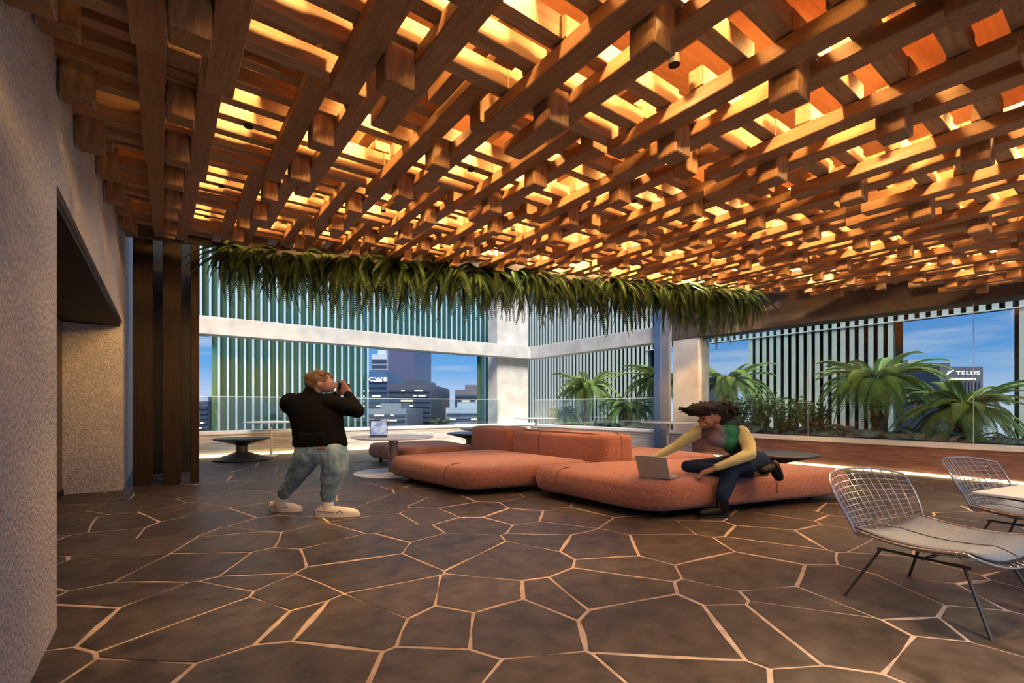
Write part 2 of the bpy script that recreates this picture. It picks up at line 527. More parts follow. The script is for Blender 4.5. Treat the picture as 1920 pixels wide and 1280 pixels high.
ROW, BS, LV = 0.875, 0.72, 2.16
plank_me = MB().bevbox((-0.072, -1.22, 0), (0.072, 1.22, 0.085), 0.005).mesh('plank', M_WOOD)
block_me = MB().bevbox((-0.08, -0.075, 0), (0.08, 0.075, 0.30), 0.008).mesh('block', M_WOODZ)
slat_me = MB().bevbox((-0.23, -0.045, 0), (0.73, 0.045, 0.115), 0.004).mesh('slat', M_WOODX)
joist_me = MB().bevbox((-0.05, -1.15, 0), (0.05, 1.15, 0.13), 0.004).mesh('joist', M_WOOD)
bolt_me = MB().lathe([(0.007, 0), (0.007, 0.008), (0.004, 0.011)], 6).mesh('bolt', mat('steel_bolt', (0.8, 0.8, 0.8), 0.3, metal=0.6))
slats = []
rl = random.Random(5)
lamps = []
for i in range(-3, 13):
    xb = 1.85 + ROW * i
    wallrow = i == -3
    if wallrow:
        xb = XL + 0.10
    if xb > 12.25:
        continue
    for nlev in range(-2, 5):
        tc_ = 4.04 + LV * nlev
        zl = 3.38 + 0.341 * nlev
        yc = tc_ - 0.26 * xb
        ylim = far_edge(xb)
        if yc + 1.0 < -1.2 or yc - 0.9 > ylim:
            continue
        for k in (-1, 0, 1):
            y = yc + BS * k
            if -1.0 < y < ylim:
                link('block', block_me, ceiling, (xb, y, zl))
                if not wallrow and y < 7:
                    bo = link('bolt', bolt_me, ceiling, (xb + 0.084, y - 0.10, zl + 0.21))
                    bo.rotation_euler = (math.pi / 2, 0, 0)
        for side in (-1, 1):
            if wallrow:
                continue
            y = yc - 0.12 + (0.0 if side < 0 else 0.22)
            ln = 1.0
            if y + 1.22 > ylim + 0.15:
                top = ylim + 0.15
                bot = y - 1.22
                if top - bot < 0.4:
                    continue
                ln = (top - bot) / 2.44
                y = (top + bot) / 2
            if wallrow and ln < 0.3:
                continue
            p = link('plank', plank_me, ceiling, (xb + side * 0.156, y, zl + 0.125 + (0.0 if side < 0 else 0.012)))
            p.scale = (1, ln, 1)
        if not wallrow:
            y = yc + 0.1
            if y + 1.15 < ylim:
                link('joist', joist_me, ceiling, (xb + 0.50, y, zl + 0.40))
        for q in range(9):
            y = yc - 1.03 + 0.24 * q + rl.uniform(-0.02, 0.02)
            if y > ylim or y < -1.0 or rl.random() < (0.75 if (q % 3 == 2 and i > -2) else 0.05):
                continue
            slats.append((xb, y, zl + 0.215))
        # lamps hidden in the cavity above every bay
        if not wallrow:
            y = yc - 0.2
            if -0.8 < y < ylim - (1.0 if i < 0 else 0.35) and xb < 11.3:
                lamps.append((xb + 0.45, y, zl + 0.60, (i, nlev) in ((4, 2), (8, 1), (9, 0), (8, 2))))
def view_size(s):
    d = s[0] * sa + s[1] * ca
    l = s[0] * ca - s[1] * sa
    if d < 0.5:
        return -1
    u, v = l / d, (s[2] - 1.4) / d
    inside = abs(u) < 1.1 and v < 0.87
    return (10 if inside else 0) + 1.0 / d
slats.sort(key=view_size, reverse=True)
for s in slats[:300]:
    link('slat', slat_me, ceiling, s)
rest = MB()
for s in slats[300:]:
    rest.box((s[0] - 0.23, s[1] - 0.045, s[2]), (s[0] + 0.73, s[1] + 0.045, s[2] + 0.115))
if rest.v:
    rest.build('slat_field', M_WOODX, ceiling, kind='stuff')
lamp_me = MB().lathe([(0.05, 0.0), (0.06, 0.02), (0.06, 0.06), (0.03, 0.08)], 14).mesh('lamp_housing', M_DARKMETAL)
for k, (x, y, z, white) in enumerate(lamps):
    link('lamp_housing', lamp_me, ceiling, (x, y, deck_z(x, y) - 0.085))
    ld = bpy.data.lights.new('lattice_lamp', 'SPOT')
    ld.spot_size = math.radians(158)
    ld.spot_blend = 0.5
    ld.energy = 640 if white else (190 if x < 1 else 330)
    ld.color = (1.0, 0.82, 0.50) if white else (1.0, 0.54, 0.17)
    ld.shadow_soft_size = 0.06
    lo = bpy.data.objects.new('lattice_lamp', ld)
    C.objects.link(lo)
    lo.location = (x, y, z)
    lo.rotation_euler = Vector((0.62, 0.50, -0.60) if x < 1 else ((-0.35, 0.66, -0.70) if x > 9.5 else (0.30, 0.66, -0.70))).to_track_quat('-Z', 'Y').to_euler()
# small white downlights added between the planks as fill light for the room
dl_me = MB().lathe([(0.022, 0.0), (0.032, 0.0), (0.032, 0.05), (0.02, 0.06)], 16).mesh('fill_downlight', M_DARKMETAL)
for i in (-2, 0, 2, 4, 6, 8, 10):
    xb = 1.85 + ROW * i + 0.44
    for nlev in range(-1, 4):
        y = 4.04 + LV * nlev - 0.26 * xb + 0.3
        zl = 3.38 + 0.341 * nlev
        if y < -0.5 or y > far_edge(xb) - 0.8:
            continue
        link('fill_downlight', dl_me, ceiling, (xb, y, zl + (0.20 if nlev > -1 else 0.26)))
        ld = bpy.data.lights.new('fill_downlight_lamp', 'SPOT')
        ld.energy = 32 if i == -2 else 20
        ld.color = (1.0, 0.92, 0.84)
        ld.spot_size = math.radians(150)
        ld.spot_blend = 0.8
        ld.shadow_soft_size = 0.04
        lo = bpy.data.objects.new('fill_downlight_lamp', ld)
        C.objects.link(lo)
        lo.location = (xb, y, zl + (0.185 if nlev > -1 else 0.245))
# ------------------------------------------------------------------ dark folded door panels at the end of the left wall
for (a, b, y0, y1, lab) in ((-0.42, -0.14, 10.55, 10.75, 'dark wenge folding door panel closest to the stucco wall'),
                            (0.0, 0.27, 10.50, 10.72, 'dark wenge folding door panel in the middle of the folded stack'),
                            (0.41, 0.54, 10.42, 10.62, 'narrow dark wenge folding door panel at the open end of the stack')):
    f = thing('folding_door_panel', lab, 'door panel', ((a + b) / 2, (y0 + y1) / 2, 0), group='folded dark door panels')
    w = (b - a) / 2
    MB().bevbox((-w, -0.10, 0.015), (w, 0.02, 4.36), 0.008).build('leaf', M_DARKWOOD, f)
    MB().box((-w + 0.015, 0.02, 0.06), (w - 0.015, 0.10, 4.34)).build('leaf_core', M_DARKMETAL, f)
for (a, b, lab) in ((-0.30, 0.12, 'black door panel standing behind the folded stack, nearer the wall'), (0.14, 0.57, 'black door panel standing behind the folded stack, nearer the terrace')):
    f = MB().bevbox((a, 12.1, 0.015), (b, 12.18, 5.0), 0.008)
    f.build('rear_door_panel', M_DARKMETAL, label=lab, cat='door panel', group='rear door panels')
# ================================================================== OUTSIDE: louvre screens
def screen(name, label, loc, alongx, ranges, pitch, length, zsplit, backing_mat, side_mat):
    """vertical fin screen; ranges: list of (a, b, zlow)"""
    root = thing(name, label, 'screen', loc)
    cache = {}
    k = 0
    t = 0.0
    while t < length:
        for a, b, z0 in ranges:
            if a <= t < b:
                if z0 not in cache:
                    m = MB()
                    if alongx:
                        m.box((-0.03, 0.012, z0), (0.03, 0.30, 7.2), 1)
                        m.box((-0.03, 0.0, z0), (0.03, 0.012, 7.2), 0)
                    else:
                        m.box((0.012, -0.05, z0), (0.26, 0.05, 7.2), 1)
                        m.box((0.0, -0.06, z0), (0.012, 0.06, 7.2), 0)
                    cache[z0] = m.mesh('fin', [M_FINB if alongx else M_FINW, side_mat])
                link('fin', cache[z0], root, (t, 0, 0) if alongx else (0, t, 0))
        t += pitch
    for a, b, z0 in ranges:
        m = MB()
        if alongx:
            m.box((a, 0.42, z0), (b - 0.08, 0.46, 7.2))
        else:
            m.box((0.36, a, z0), (0.40, b - 0.04, 7.2))
        m.build('backing_panel', backing_mat, root)
    return root
sl = screen('louvre_screen', 'teal vertical fin screen standing beyond the far parapet', (0.0, 18.0, 0), True,
            [(0.0, 1.30, 3.7), (1.30, 6.42, -1.0), (6.42, 11.62, 3.7), (11.62, 14.4, -1.0)], 0.245, 14.4, 3.7, M_BACKG, M_FING)
sr = screen('louvre_screen', 'white and dark green fin screen behind the planted palms', (16.0, 0.0, 0), False,
            [(-1.0, 2.02, -0.5), (2.02, 4.10, 3.72), (4.10, 8.25, -0.5), (8.25, 12.2, 3.72), (12.2, 21.0, -0.5)], 0.225, 21.0, 3.72, M_BACKD, M_FIND)
MB().box((-0.03, 0.0, 3.69), (0.0, 12.4, 3.72)).build('rail', M_FINW, sr)

# ================================================================== planter with palms
M_SOIL = mat('dark_soil', (0.030, 0.024, 0.018), 0.95, col2=(0.05, 0.04, 0.03), scale=6, bump=0.4, bdist=0.03)
pl = thing('planter', 'long dark planter bed running along outside of the right parapet', 'planter', (12.76, 0, 0))
MB().box((0.0, -1.0, -0.3), (0.12, 15.4, 0.70)).build('planter_side', M_DARKMETAL, pl)
MB().box((0.12, -1.0, -0.3), (2.6, 15.4, 0.62)).build('soil', M_SOIL, pl)
M_FROND = [mat('palm_green_a', (0.24, 0.38, 0.10), 0.5, col2=(0.34, 0.46, 0.15), scale=2), mat('palm_green_b', (0.16, 0.31, 0.10), 0.5, col2=(0.26, 0.40, 0.13), scale=2)]
M_OLIVE = mat('fern_green', (0.05, 0.095, 0.02), 0.6, col2=(0.085, 0.14, 0.03), scale=3)
M_FERN2 = mat('fern_green_deep', (0.026, 0.055, 0.012), 0.5, col2=(0.05, 0.085, 0.02), scale=3)
M_BLUELIT_FERN = mat('blue_lit_fern', (0.13, 0.25, 0.25), 0.4, col2=(0.24, 0.38, 0.36), scale=3)  # blue light on the low ferns is put into the leaf colour
M_DRY = mat('dry_frond', (0.38, 0.25, 0.11), 0.8, col2=(0.28, 0.17, 0.07), scale=3)
M_TRUNK = mat('palm_trunk', (0.11, 0.07, 0.04), 0.9, col2=(0.20, 0.13, 0.075), scale=14, bump=0.8, bscale=18, bdist=0.03)

def frond_mesh(name, material, length, droop, lift, leaf, pairs, width=0.02):
    """pinnate leaf growing along +X, arching up then down"""
    m = MB()
    pts = []
    S = 10
    for i in range(S + 1):
        t = i / S
        pts.append(Vector((length * (t - 0.12 * t * t * t), 0, lift * length * t - droop * length * t ** 2.2)))
    m.tube(pts, [0.012 * (1 - 0.8 * i / S) for i in range(S + 1)], 4)
    for k in range(pairs):
        t = 0.12 + 0.88 * (k + 0.5) / pairs
        i = min(S - 1, int(t * S))
        fr = t * S - i
        p = pts[i].lerp(pts[i + 1], fr)
        d = (pts[i + 1] - pts[i]).normalized()
        up = Vector((0, 1, 0)).cross(d) * -1
        lf = leaf * (math.sin(math.pi * min(1.0, 0.18 + 0.82 * t)) ** 0.7 * 0.9 + 0.12)
        for sgn in (-1, 1):
            q = p + d * lf * 0.55 + Vector((0, sgn, 0)) * lf * 0.80 - up * lf * 0.22
            w = d * width
            mid = p.lerp(q, 0.5) + up * 0.02
            m.add([p - w * 0.5, mid - w, q, mid + w, p + w * 0.5], [(0, 1, 2), (0, 2, 4), (4, 2, 3)])
    return m.mesh(name, material)

def palm(label, loc, trunk_h, n, size, rnd, dry=5, group='palms in the planter', thick=0.13):
    root = thing('palm', label, 'palm', loc, rnd.uniform(0, 6.28), group)
    tr = MB()
    S = 9
    tr.tube([(0.02 * math.sin(i), 0.02 * math.cos(i * 1.3), trunk_h * i / S) for i in range(S + 1)],
            [thick * (1.15 - 0.2 * i / S) * (1.12 if i % 2 else 0.94) for i in range(S + 1)], 10)
    tr.build('trunk', M_TRUNK, root, smooth=True)
    variants = [frond_mesh('frond', M_FROND[k % 2], size, dr, li, size * 0.145, 40, 0.015) for k, (dr, li) in enumerate(((0.62, 0.55), (0.8, 0.42), (0.55, 0.85), (0.9, 0.25)))]
    for k in range(int(n * 2.0)):
        f = link('frond', variants[k % 4], root, (0, 0, trunk_h - 0.02))
        f.rotation_euler = (rnd.uniform(-0.25, 0.25), rnd.uniform(-0.15, 0.25), k * 2.399 + rnd.uniform(-0.2, 0.2))
        s = rnd.uniform(0.8, 1.1)
        f.scale = (s, s, s)
    dm = frond_mesh('dry_frond', M_DRY, size * 0.45, 1.35, 0.1, size * 0.10, 9, 0.02)
    for k in range(dry):
        f = link('dry_frond', dm, root, (0, 0, trunk_h - 0.06))
        f.rotation_euler = (0, 0.45, k * 6.28 / max(1, dry) + rnd.uniform(-0.3, 0.3))
    return root
rp = random.Random(11)
for lab, loc, th, n, sz in (
        ('feathery palm in front of fins between corner column and blue post, leftmost tall one', (14.2, 14.0, 0.6), 1.55, 30, 1.65),
        ('low palm with a short trunk right beside the leftmost tall palm', (14.0, 11.7, 0.6), 0.75, 24, 1.3),
        ('palm half hidden behind the slim blue post', (14.3, 10.4, 0.6), 1.75, 28, 1.6),
        ('palm reaching out from behind the warm lit concrete column', (14.62, 8.1, 0.6), 1.6, 28, 1.5),
        ('tall palm with dark trunk in front of the right hand fin screen', (14.4, 4.12, 0.6), 1.45, 34, 1.55),
        ('spreading palm below the dark office tower at far right', (14.2, 2.5, 0.6), 0.78, 30, 1.35),
        ('small palm at foot of the corner column', (13.9, 15.0, 0.6), 0.45, 20, 1.0)):
    palm(lab, loc, th, n, sz, rp, dry=9)

def bush(label, loc, nst, h, spread, rnd, material, group):
    root = thing('shrub', label, 'shrub', loc, 0, group)
    lm = MB()
    st = MB()
    for k in range(nst):
        a = rnd.uniform(0, 6.28)
        tip = Vector((math.cos(a) * spread * rnd.random(), math.sin(a) * spread * rnd.random(), h * rnd.uniform(0.6, 1)))
        base = Vector((tip.x * 0.3, tip.y * 0.3, 0))
        st.tube([base, base.lerp(tip, 0.5) + Vector((0, 0, 0.05)), tip], [0.012, 0.009, 0.004], 4)
        for j in range(14):
            p = base.lerp(tip, rnd.uniform(0.15, 1))
            d = Vector((rnd.gauss(0, 1), rnd.gauss(0, 1), rnd.gauss(0.2, 0.7))).normalized()
            sdir = d.cross(Vector((rnd.gauss(0, 1), rnd.gauss(0, 1), 1))).normalized()
            l = rnd.uniform(0.08, 0.15)
            lm.add([p, p + d * l * 0.5 + sdir * l * 0.32, p + d * l, p + d * l * 0.5 - sdir * l * 0.32], [(0, 1, 2, 3)])
    st.build('stems', M_TRUNK, root)
    lm.build('foliage', material, root, kind='stuff')
    return root
for k, (y, h, sp, lab) in enumerate(((7.4, 1.15, 0.55, 'leafy green shrub next to the concrete column, first in the hedge row'), (6.7, 1.25, 0.55, 'leafy green shrub, second in the hedge row from the concrete column'),
                                     (6.0, 1.1, 0.55, 'leafy green shrub, third in the hedge row from the concrete column'), (5.3, 0.95, 0.5, 'leafy green shrub, fourth in the hedge row just left of the dark trunk palm'))):
    bush(lab, (13.75, y, 0.62), 48, h, sp, rp, M_FROND[1], 'hedge shrubs')
low_me = [frond_mesh('frond', M_BLUELIT_FERN, 0.72, dr, li, 0.13, 20, 0.016) for dr, li in ((0.75, 0.6), (0.6, 0.35), (0.9, 0.75))]
low_y = [0.9, 1.6, 2.3, 3.0, 3.7, 4.4, 5.1, 5.8, 6.5, 7.3, 9.8, 10.9, 12.0, 13.2]
names_low = ['nearest the frame edge', 'second from the frame edge', 'below the dark office tower', 'right of the dark palm trunk', 'left of the dark palm trunk', 'below the first glass joint',
             'between trunk palm and hedge shrubs', 'under the hedge, right part', 'under the hedge, middle', 'under the hedge beside the column', 'beside the blue post', 'below the low palm', 'left of the low palm', 'by the corner column']
for k, y in enumerate(low_y):
    root = thing('low_fern', 'blue green fern low behind the glass, ' + names_low[k], 'fern', (13.78 + 0.15 * (k % 2), y, 0.62), rp.uniform(0, 6), 'low ferns behind the glass')
    for j in range(16):
        f = link('frond', low_me[j % 3], root, (0, 0, 0.02))
        f.rotation_euler = (rp.uniform(-0.3, 0.3), rp.uniform(-0.3, 0.2), j * 2.399)
        s = rp.uniform(0.9, 1.35)
        f.scale = (s, s, s)

# ================================================================== hanging fern trough along the outer ceiling edge
ta, tb = Vector((0.95, 10.20, 0)), Vector((10.75, 5.45, 0))
tdir = (tb - ta).normalized()
tl = (tb - ta).length
tang = math.atan2(tdir.y, tdir.x)
def trough_z(p):
    return zb(p.y + 0.26 * p.x) - 0.24
NF = 27
M_TROUGH = mat('trough', (0.035, 0.028, 0.022), 0.7)
trg = thing('planter_trough', 'long dark trough fixed under the ceiling edge, full of hanging ferns', 'planter', (0, 0, 0))
tm = MB()
nrm = Vector((-tdir.y, tdir.x, 0)) * 0.16
za, zc = trough_z(ta) - 0.02, trough_z(tb) - 0.02
tm.add([ta - nrm + Vector((0, 0, za)), tb - nrm + Vector((0, 0, zc)), tb + nrm + Vector((0, 0, zc)), ta + nrm + Vector((0, 0, za)),
        ta - nrm + Vector((0, 0, za + 0.2)), tb - nrm + Vector((0, 0, zc + 0.2)), tb + nrm + Vector((0, 0, zc + 0.2)), ta + nrm + Vector((0, 0, za + 0.2))],
       [(0, 3, 2, 1), (4, 5, 6, 7), (0, 1, 5, 4), (1, 2, 6, 5), (2, 3, 7, 6), (3, 0, 4, 7)])
tm.build('trough_body', M_TROUGH, trg)
for k in range(8):
    p = ta.lerp(tb, (k + 0.5) / 8)
    MB().tube([p + Vector((0, 0, trough_z(p) + 0.15)), p + Vector((0, 0, deck_z(p.x, p.y) + 0.02))], 0.012, 6).build('hanger', M_DARKMETAL, trg)
hang_me = [frond_mesh('frond', mm, ln, dr, li, 0.085, 38, 0.011) for mm, ln, dr, li in ((M_OLIVE, 0.62, 1.15, 0.40), (M_FERN2, 0.74, 1.1, 0.10), (M_OLIVE, 0.50, 0.8, 0.45), (M_FERN2, 0.66, 1.35, 0.35), (M_FERN2, 0.60, 1.5, 0.2))]
rf = random.Random(3)
ordn = ['first', 'second', 'third', 'fourth', 'fifth', 'sixth', 'seventh', 'eighth', 'ninth', 'tenth', 'eleventh', 'twelfth', 'thirteenth', 'fourteenth']
for k in range(NF):
    p = ta.lerp(tb, (k + 0.3) / (NF - 0.4))
    lab = ('hanging green fern, %s along the trough from the dark door panels' % ordn[k]) if k < 14 else ('hanging green fern, %s along the trough from its right end' % ordn[NF - 1 - k])
    root = thing('hanging_fern', lab, 'fern', (p.x, p.y, trough_z(p) + 0.10), rf.uniform(0, 6.28), 'ferns hanging from the trough')
    big = rf.uniform(0.72, 1.18)
    for j in range(58):
        f = link('frond', hang_me[rf.randrange(5)], root, (0, 0, rf.uniform(-0.08, 0.04)))
        f.rotation_euler = (rf.uniform(-0.3, 0.3), rf.uniform(-0.55, 0.65), j * 2.399 + rf.uniform(-0.2, 0.2))
        s = big * rf.uniform(0.72, 1.1)
        f.scale = (s, s, s)

# ================================================================== CITY beyond
RZ = -math.radians(YAW)
M_LIT = mat('lit_window', (1, 0.8, 0.5), 0.5, emit=(1.0, 0.74, 0.42), estr=1.5)
M_LITW = mat('lit_sign', (1, 1, 1), 0.5, emit=(0.95, 0.97, 1.0), estr=1.6)
M_BAND = mat('dark_window_band', (0.035, 0.055, 0.10), 0.2)
def place(u, D):
    """point on the ground plane at camera-style bearing u (tangent) and distance D"""
    return (sa * D + ca * u * D, ca * D - sa * u * D)
def tower(label, u0, u1, vtop, D, depth, col, bands, lit, rnd, bandmat=None, extra=None, rough=0.35):
    w = (u1 - u0) * D
    x, y = place((u0 + u1) / 2, D)
    zt = 1.4 + vtop * D
    root = thing('office_tower', label, 'building', (x, y, -40), RZ, 'city towers')
    m = mat('facade_' + '_'.join('%02d' % int(c * 100) for c in col), col, rough)
    H = zt + 40
    MB().box((-w / 2, 0, 0), (w / 2, depth, H)).build('body', m, root)
    MB().box((-w * 0.3, depth * 0.2, H), (w * 0.25, depth * 0.7, H + 0.012 * D)).build('plant_room', m, root)
    if bands:
        step = 0.0062 * D
        bb = bandmat or M_BAND
        for k in range(bands):
            z = H - 0.012 * D - k * step * 1.7
            b = MB().box((-w / 2 + 0.02 * w, -0.004 * D, z - step * 0.7), (w / 2 - 0.02 * w, 0.0, z)).build('window_band', bb, root)
            if rnd.random() < lit:
                for j in range(rnd.randrange(1, 4)):
                    a = rnd.uniform(-0.46, 0.25) * w
                    l = rnd.uniform(0.06, 0.24) * w
                    MB().box((a, -0.006 * D, z - step * 0.55), (a + l, -0.004 * D, z - step * 0.12)).build('lit_window', M_LIT, b)
    return root, w, H
def U(px):
    return (px - 960) / 888
def V(py):
    return (762 - py) / 888
rc = random.Random(17)
def sign(root, text, size, loc, material):
    c = bpy.data.curves.new('sign', 'FONT')
    c.body = text
    c.size = size
    c.extrude = 0.03 * size
    c.space_character = 1.25
    tmp = bpy.data.objects.new('sign', c)
    C.objects.link(tmp)
    dg = bpy.context.evaluated_depsgraph_get()
    me = bpy.data.meshes.new_from_object(tmp.evaluated_get(dg))
    bpy.data.objects.remove(tmp)
    me.materials.clear()
    me.materials.append(material)
    o = link('sign_lettering', me, root, loc)
    o.rotation_euler = (math.pi / 2, 0, 0)
    o.scale = (1.35, 1.0, 1.0)
    return o
t1, w, H = tower('blue glass office tower with white rooftop letters beside the fin screen', U(668), U(727), V(702), 110, 25, (0.045, 0.11, 0.24), 14, 0.6, rc)
sign(t1, 'CWB', 1.25, (-0.1 * w + 0.2, -0.75, H - 1.55), M_LITW)
tower('tall plain navy tower rising up behind the lower office blocks', U(728), U(777), V(640), 145, 30, (0.075, 0.085, 0.17), 0, 0, rc)
t, w, H = tower('slender pale stepped tower behind the one with rooftop letters', U(697), U(726), V(664), 175, 20, (0.42, 0.50, 0.62), 16, 0.1, rc)
tower('broad office block with many lit windows in front of the navy tower', U(727), U(808), V(720), 100, 30, (0.060, 0.070, 0.10), 12, 0.95, rc)
tower('brown office block with pale pilasters near the corner column', U(853), U(925), V(730), 120, 30, (0.13, 0.12, 0.15), 8, 0.4, rc)
tower('low pale block with horizontal stripes near the corner column', U(836), U(915), V(764), 92, 25, (0.36, 0.42, 0.50), 9, 0.3, rc)
tower('low striped office block right behind the small tablet computer', U(690), U(762), V(766), 82, 15, (0.20, 0.22, 0.26), 8, 0.5, rc)
tower('dark stepped block just visible beside the folded door panels', U(355), U(391), V(752), 100, 25, (0.07, 0.08, 0.12), 8, 0.3, rc)
tower('small dark block between the concrete column and the hedge', U(1345), U(1372), V(714), 130, 25, (0.10, 0.10, 0.13), 6, 0.2, rc)
t, w, H = tower('dark grey tower at far right with a white company name on top', U(1762), U(1843), V(687), 120, 30, (0.085, 0.082, 0.105), 0, 0, rc)
sign(t, 'TELUS', 1.35, (-0.14 * w, -0.25, H - 2.1), M_LITW)
sw = MB()
sw.tube([(-0.38 * w, -0.3, H - 2.3), (-0.30 * w, -0.3, H - 1.4), (-0.20 * w, -0.3, H - 0.9)], [0.05, 0.22, 0.05], 6)
sw.build('sign_swoosh', M_LITW, t)
for k in range(5):
    a = -0.30 * w + k * 0.13 * w
    MB().box((a, -0.3, H - 3.4), (a + 0.09 * w, 0, H - 2.9)).build('lit_window', M_LIT, t)
for k in range(12):
    a = -0.48 * w + k * 0.08 * w
    MB().box((a, -0.25, H - 30), (a + 0.015 * w, 0, H - 4.0)).build('pilaster', M_BAND, t)
tower('pale grey block just left of the tower with white company name', U(1722), U(1764), V(682), 160, 30, (0.30, 0.32, 0.36), 7, 0.1, rc)
M_TREE = mat('distant_tree', (0.030, 0.045, 0.025), 0.9, col2=(0.05, 0.07, 0.035), scale=0.3)
for px, r, lab in ((815, 0.85, 'dark distant tree right beside the broad lit office block'), (836, 0.8, 'dark distant tree right beside the low striped pale block')):
    x, y = place(U(px), 84)
    tr = thing('distant_tree', lab, 'tree', (x, y, -12), 0, 'trees between the towers')
    b = MB()
    for q in range(9):
        b.ell((rc.uniform(-1, 1) * r * 0.7, rc.uniform(-1, 1) * r * 0.7, 10.2 + rc.uniform(-1.0, 0.9) * r), (r * 0.6, r * 0.6, r * 0.5), 8, 6)
    b.build('crown', M_TREE, tr)
    MB().tube([(0, 0, 0), (0, 0, 10)], 0.25, 6).build('trunk', M_TRUNK, tr)
MB().box((-600, -100, -41), (800, 1200, -40)).build('ground', mat('city_ground', (0.10, 0.11, 0.13), 0.9, col2=(0.16, 0.17, 0.19), scale=0.05), kind='structure')

# ================================================================== FURNITURE
M_BOUCLE = mat('terracotta_boucle', (0.33, 0.125, 0.082), 0.95, col2=(0.45, 0.195, 0.135), scale=52, detail=2, bump=0.9, bscale=60, bdist=0.014, sheen=0.3, spec=0.2, lo=0.40, hi=0.60)
M_SEAM = mat('sofa_seam', (0.17, 0.055, 0.032), 0.9)
M_GLIDE = mat('black_glide', (0.012, 0.012, 0.012), 0.5)
def rounded_poly(poly, r, seg=6):
    res = []
    n = len(poly)
    for i in range(n):
        p0, p, p1 = Vector(poly[i - 1]), Vector(poly[i]), Vector(poly[(i + 1) % n])
        d0, d1 = (p0 - p).normalized(), (p1 - p).normalized()
        a, b = p + d0 * r, p + d1 * r
        for k in range(seg + 1):
            t = k / seg
            res.append(((1 - t) ** 2 * a + 2 * t * (1 - t) * p + t * t * b)[:2])
    return res
def cushion(poly, z0, z1, rc_, re):
    """upholstered block: rounded footprint, soft top and bottom edges, slightly bulging sides"""
    ring = [Vector(p) for p in rounded_poly(poly, rc_)]
    c = sum(ring, Vector((0, 0))) / len(ring)
    prof = []
    S = 6
    for k in range(S + 1):
        a = math.pi / 2 * k / S
        prof.append((re * 0.85 * (1 - math.sin(a)), z0 + re * 0.85 * (1 - math.cos(a))))
    zt = z1 - re
    for k in range(1, 3):
        prof.append((-0.012, z0 + re + (zt - z0 - re) * k / 3))
    for k in range(S + 1):
        a = math.pi / 2 * k / S
        prof.append((re * (1 - math.cos(a)), zt + re * math.sin(a)))
    prof.append((re * 2.2, z1 + 0.012))
    prof.append((re * 4.0, z1 + 0.020))
    m = MB()
    n = len(ring)
    vs = []
    nr = []
    for i in range(n):
        d = (ring[(i + 1) % n] - ring[i - 1]).normalized()
        nr.append(Vector((d.y, -d.x)))
    for off, z in prof:
        for i in range(n):
            q = ring[i] - nr[i] * off
            if off > re * 1.5:
                e = ring[i] - c
                q = c + e * max(0.05, 1 - off / e.length)
            vs.append((q.x, q.y, z))
    fs = []
    for k in range(len(prof) - 1):
        for i in range(n):
            fs.append((k * n + i, k * n + (i + 1) % n, (k + 1) * n + (i + 1) % n, (k + 1) * n + i))
    vs.append((c.x, c.y, z1 + 0.022))
    b = (len(prof) - 1) * n
    for i in range(n):
        fs.append((b + i, b + (i + 1) % n, len(vs) - 1))
    fs.append(tuple(reversed(range(n))))
    m.add(vs, fs)
    return m
def sofa_piece(name, label, cat, poly, z0, z1, rc_, re, seams=(), glides=True, group='terracotta modular sofa'):
    cx = sum(p[0] for p in poly) / len(poly)
    cy = sum(p[1] for p in poly) / len(poly)
    lp = [(p[0] - cx, p[1] - cy) for p in poly]
    root = thing(name, label, cat, (cx, cy, 0), 0, group)
    b = cushion(lp, z0, z1, rc_, re).build('upholstery', M_BOUCLE, root, smooth=True)
    for (i, t) in seams:                                   # thin piped seam running up a side and over the edge
        p, q = Vector(lp[i]), Vector(lp[(i + 1) % len(lp)])
        s = p.lerp(q, t)
        d = (q - p).normalized()
        n = Vector((d.y, -d.x))
        pts = [s + n * 0.012]
        zz = [z0 + re]
        pts += [s + n * 0.014, s - n * (re * 0.28), s - n * re, s - n * re * 2.2]
        zz += [z1 - re, z1 - re * 0.24, z1 + 0.008, z1 + 0.019]
        MB().tube([(a.x, a.y, z) for a, z in zip(pts, zz)], 0.007, 5).build('seam', M_SEAM, root)
    if glides:
        for p in lp:
            MB().lathe([(0.04, 0), (0.045, 0.01), (0.045, z0 + 0.04)], 12, (p[0] * 0.72, p[1] * 0.72, 0)).build('glide', M_GLIDE, root)
    return root
sofa_piece('sofa_module', 'terracotta boucle sofa seat in the middle, left of the one with the open laptop', 'sofa', [(3.70, 6.33), (6.15, 5.70), (6.02, 8.95), (3.46, 8.85)], 0.09, 0.45, 0.42, 0.13, [(3, 0.82), (0, 0.9)])
sofa_piece('sofa_module', 'terracotta boucle sofa seat carrying the seated person and open laptop', 'sofa', [(4.74, 3.62), (8.42, 2.62), (8.36, 4.98), (4.72, 6.0)], 0.09, 0.46, 0.42, 0.13, [(3, 0.30), (0, 0.55)])
sofa_piece('sofa_module', 'terracotta boucle sofa seat farthest back, behind the round white table', 'sofa', [(4.40, 10.35), (6.3, 10.0), (6.5, 12.2), (4.28, 12.3)], 0.09, 0.45, 0.35, 0.13, [(3, 0.5)])
sofa_piece('sofa_module', 'terracotta boucle sofa seat behind the backrests, reaching right towards the seated person', 'sofa', [(6.92, 5.50), (8.9, 5.00), (9.35, 7.35), (6.8, 8.15)], 0.09, 0.45, 0.35, 0.13)
sofa_piece('sofa_bolster', 'long rounded terracotta boucle backrest in the middle of the sofa', 'backrest', [(6.22, 5.72), (6.86, 5.55), (6.72, 8.28), (6.09, 8.30)], 0.09, 0.90, 0.17, 0.10, [(3, 0.35), (0, 0.55)])
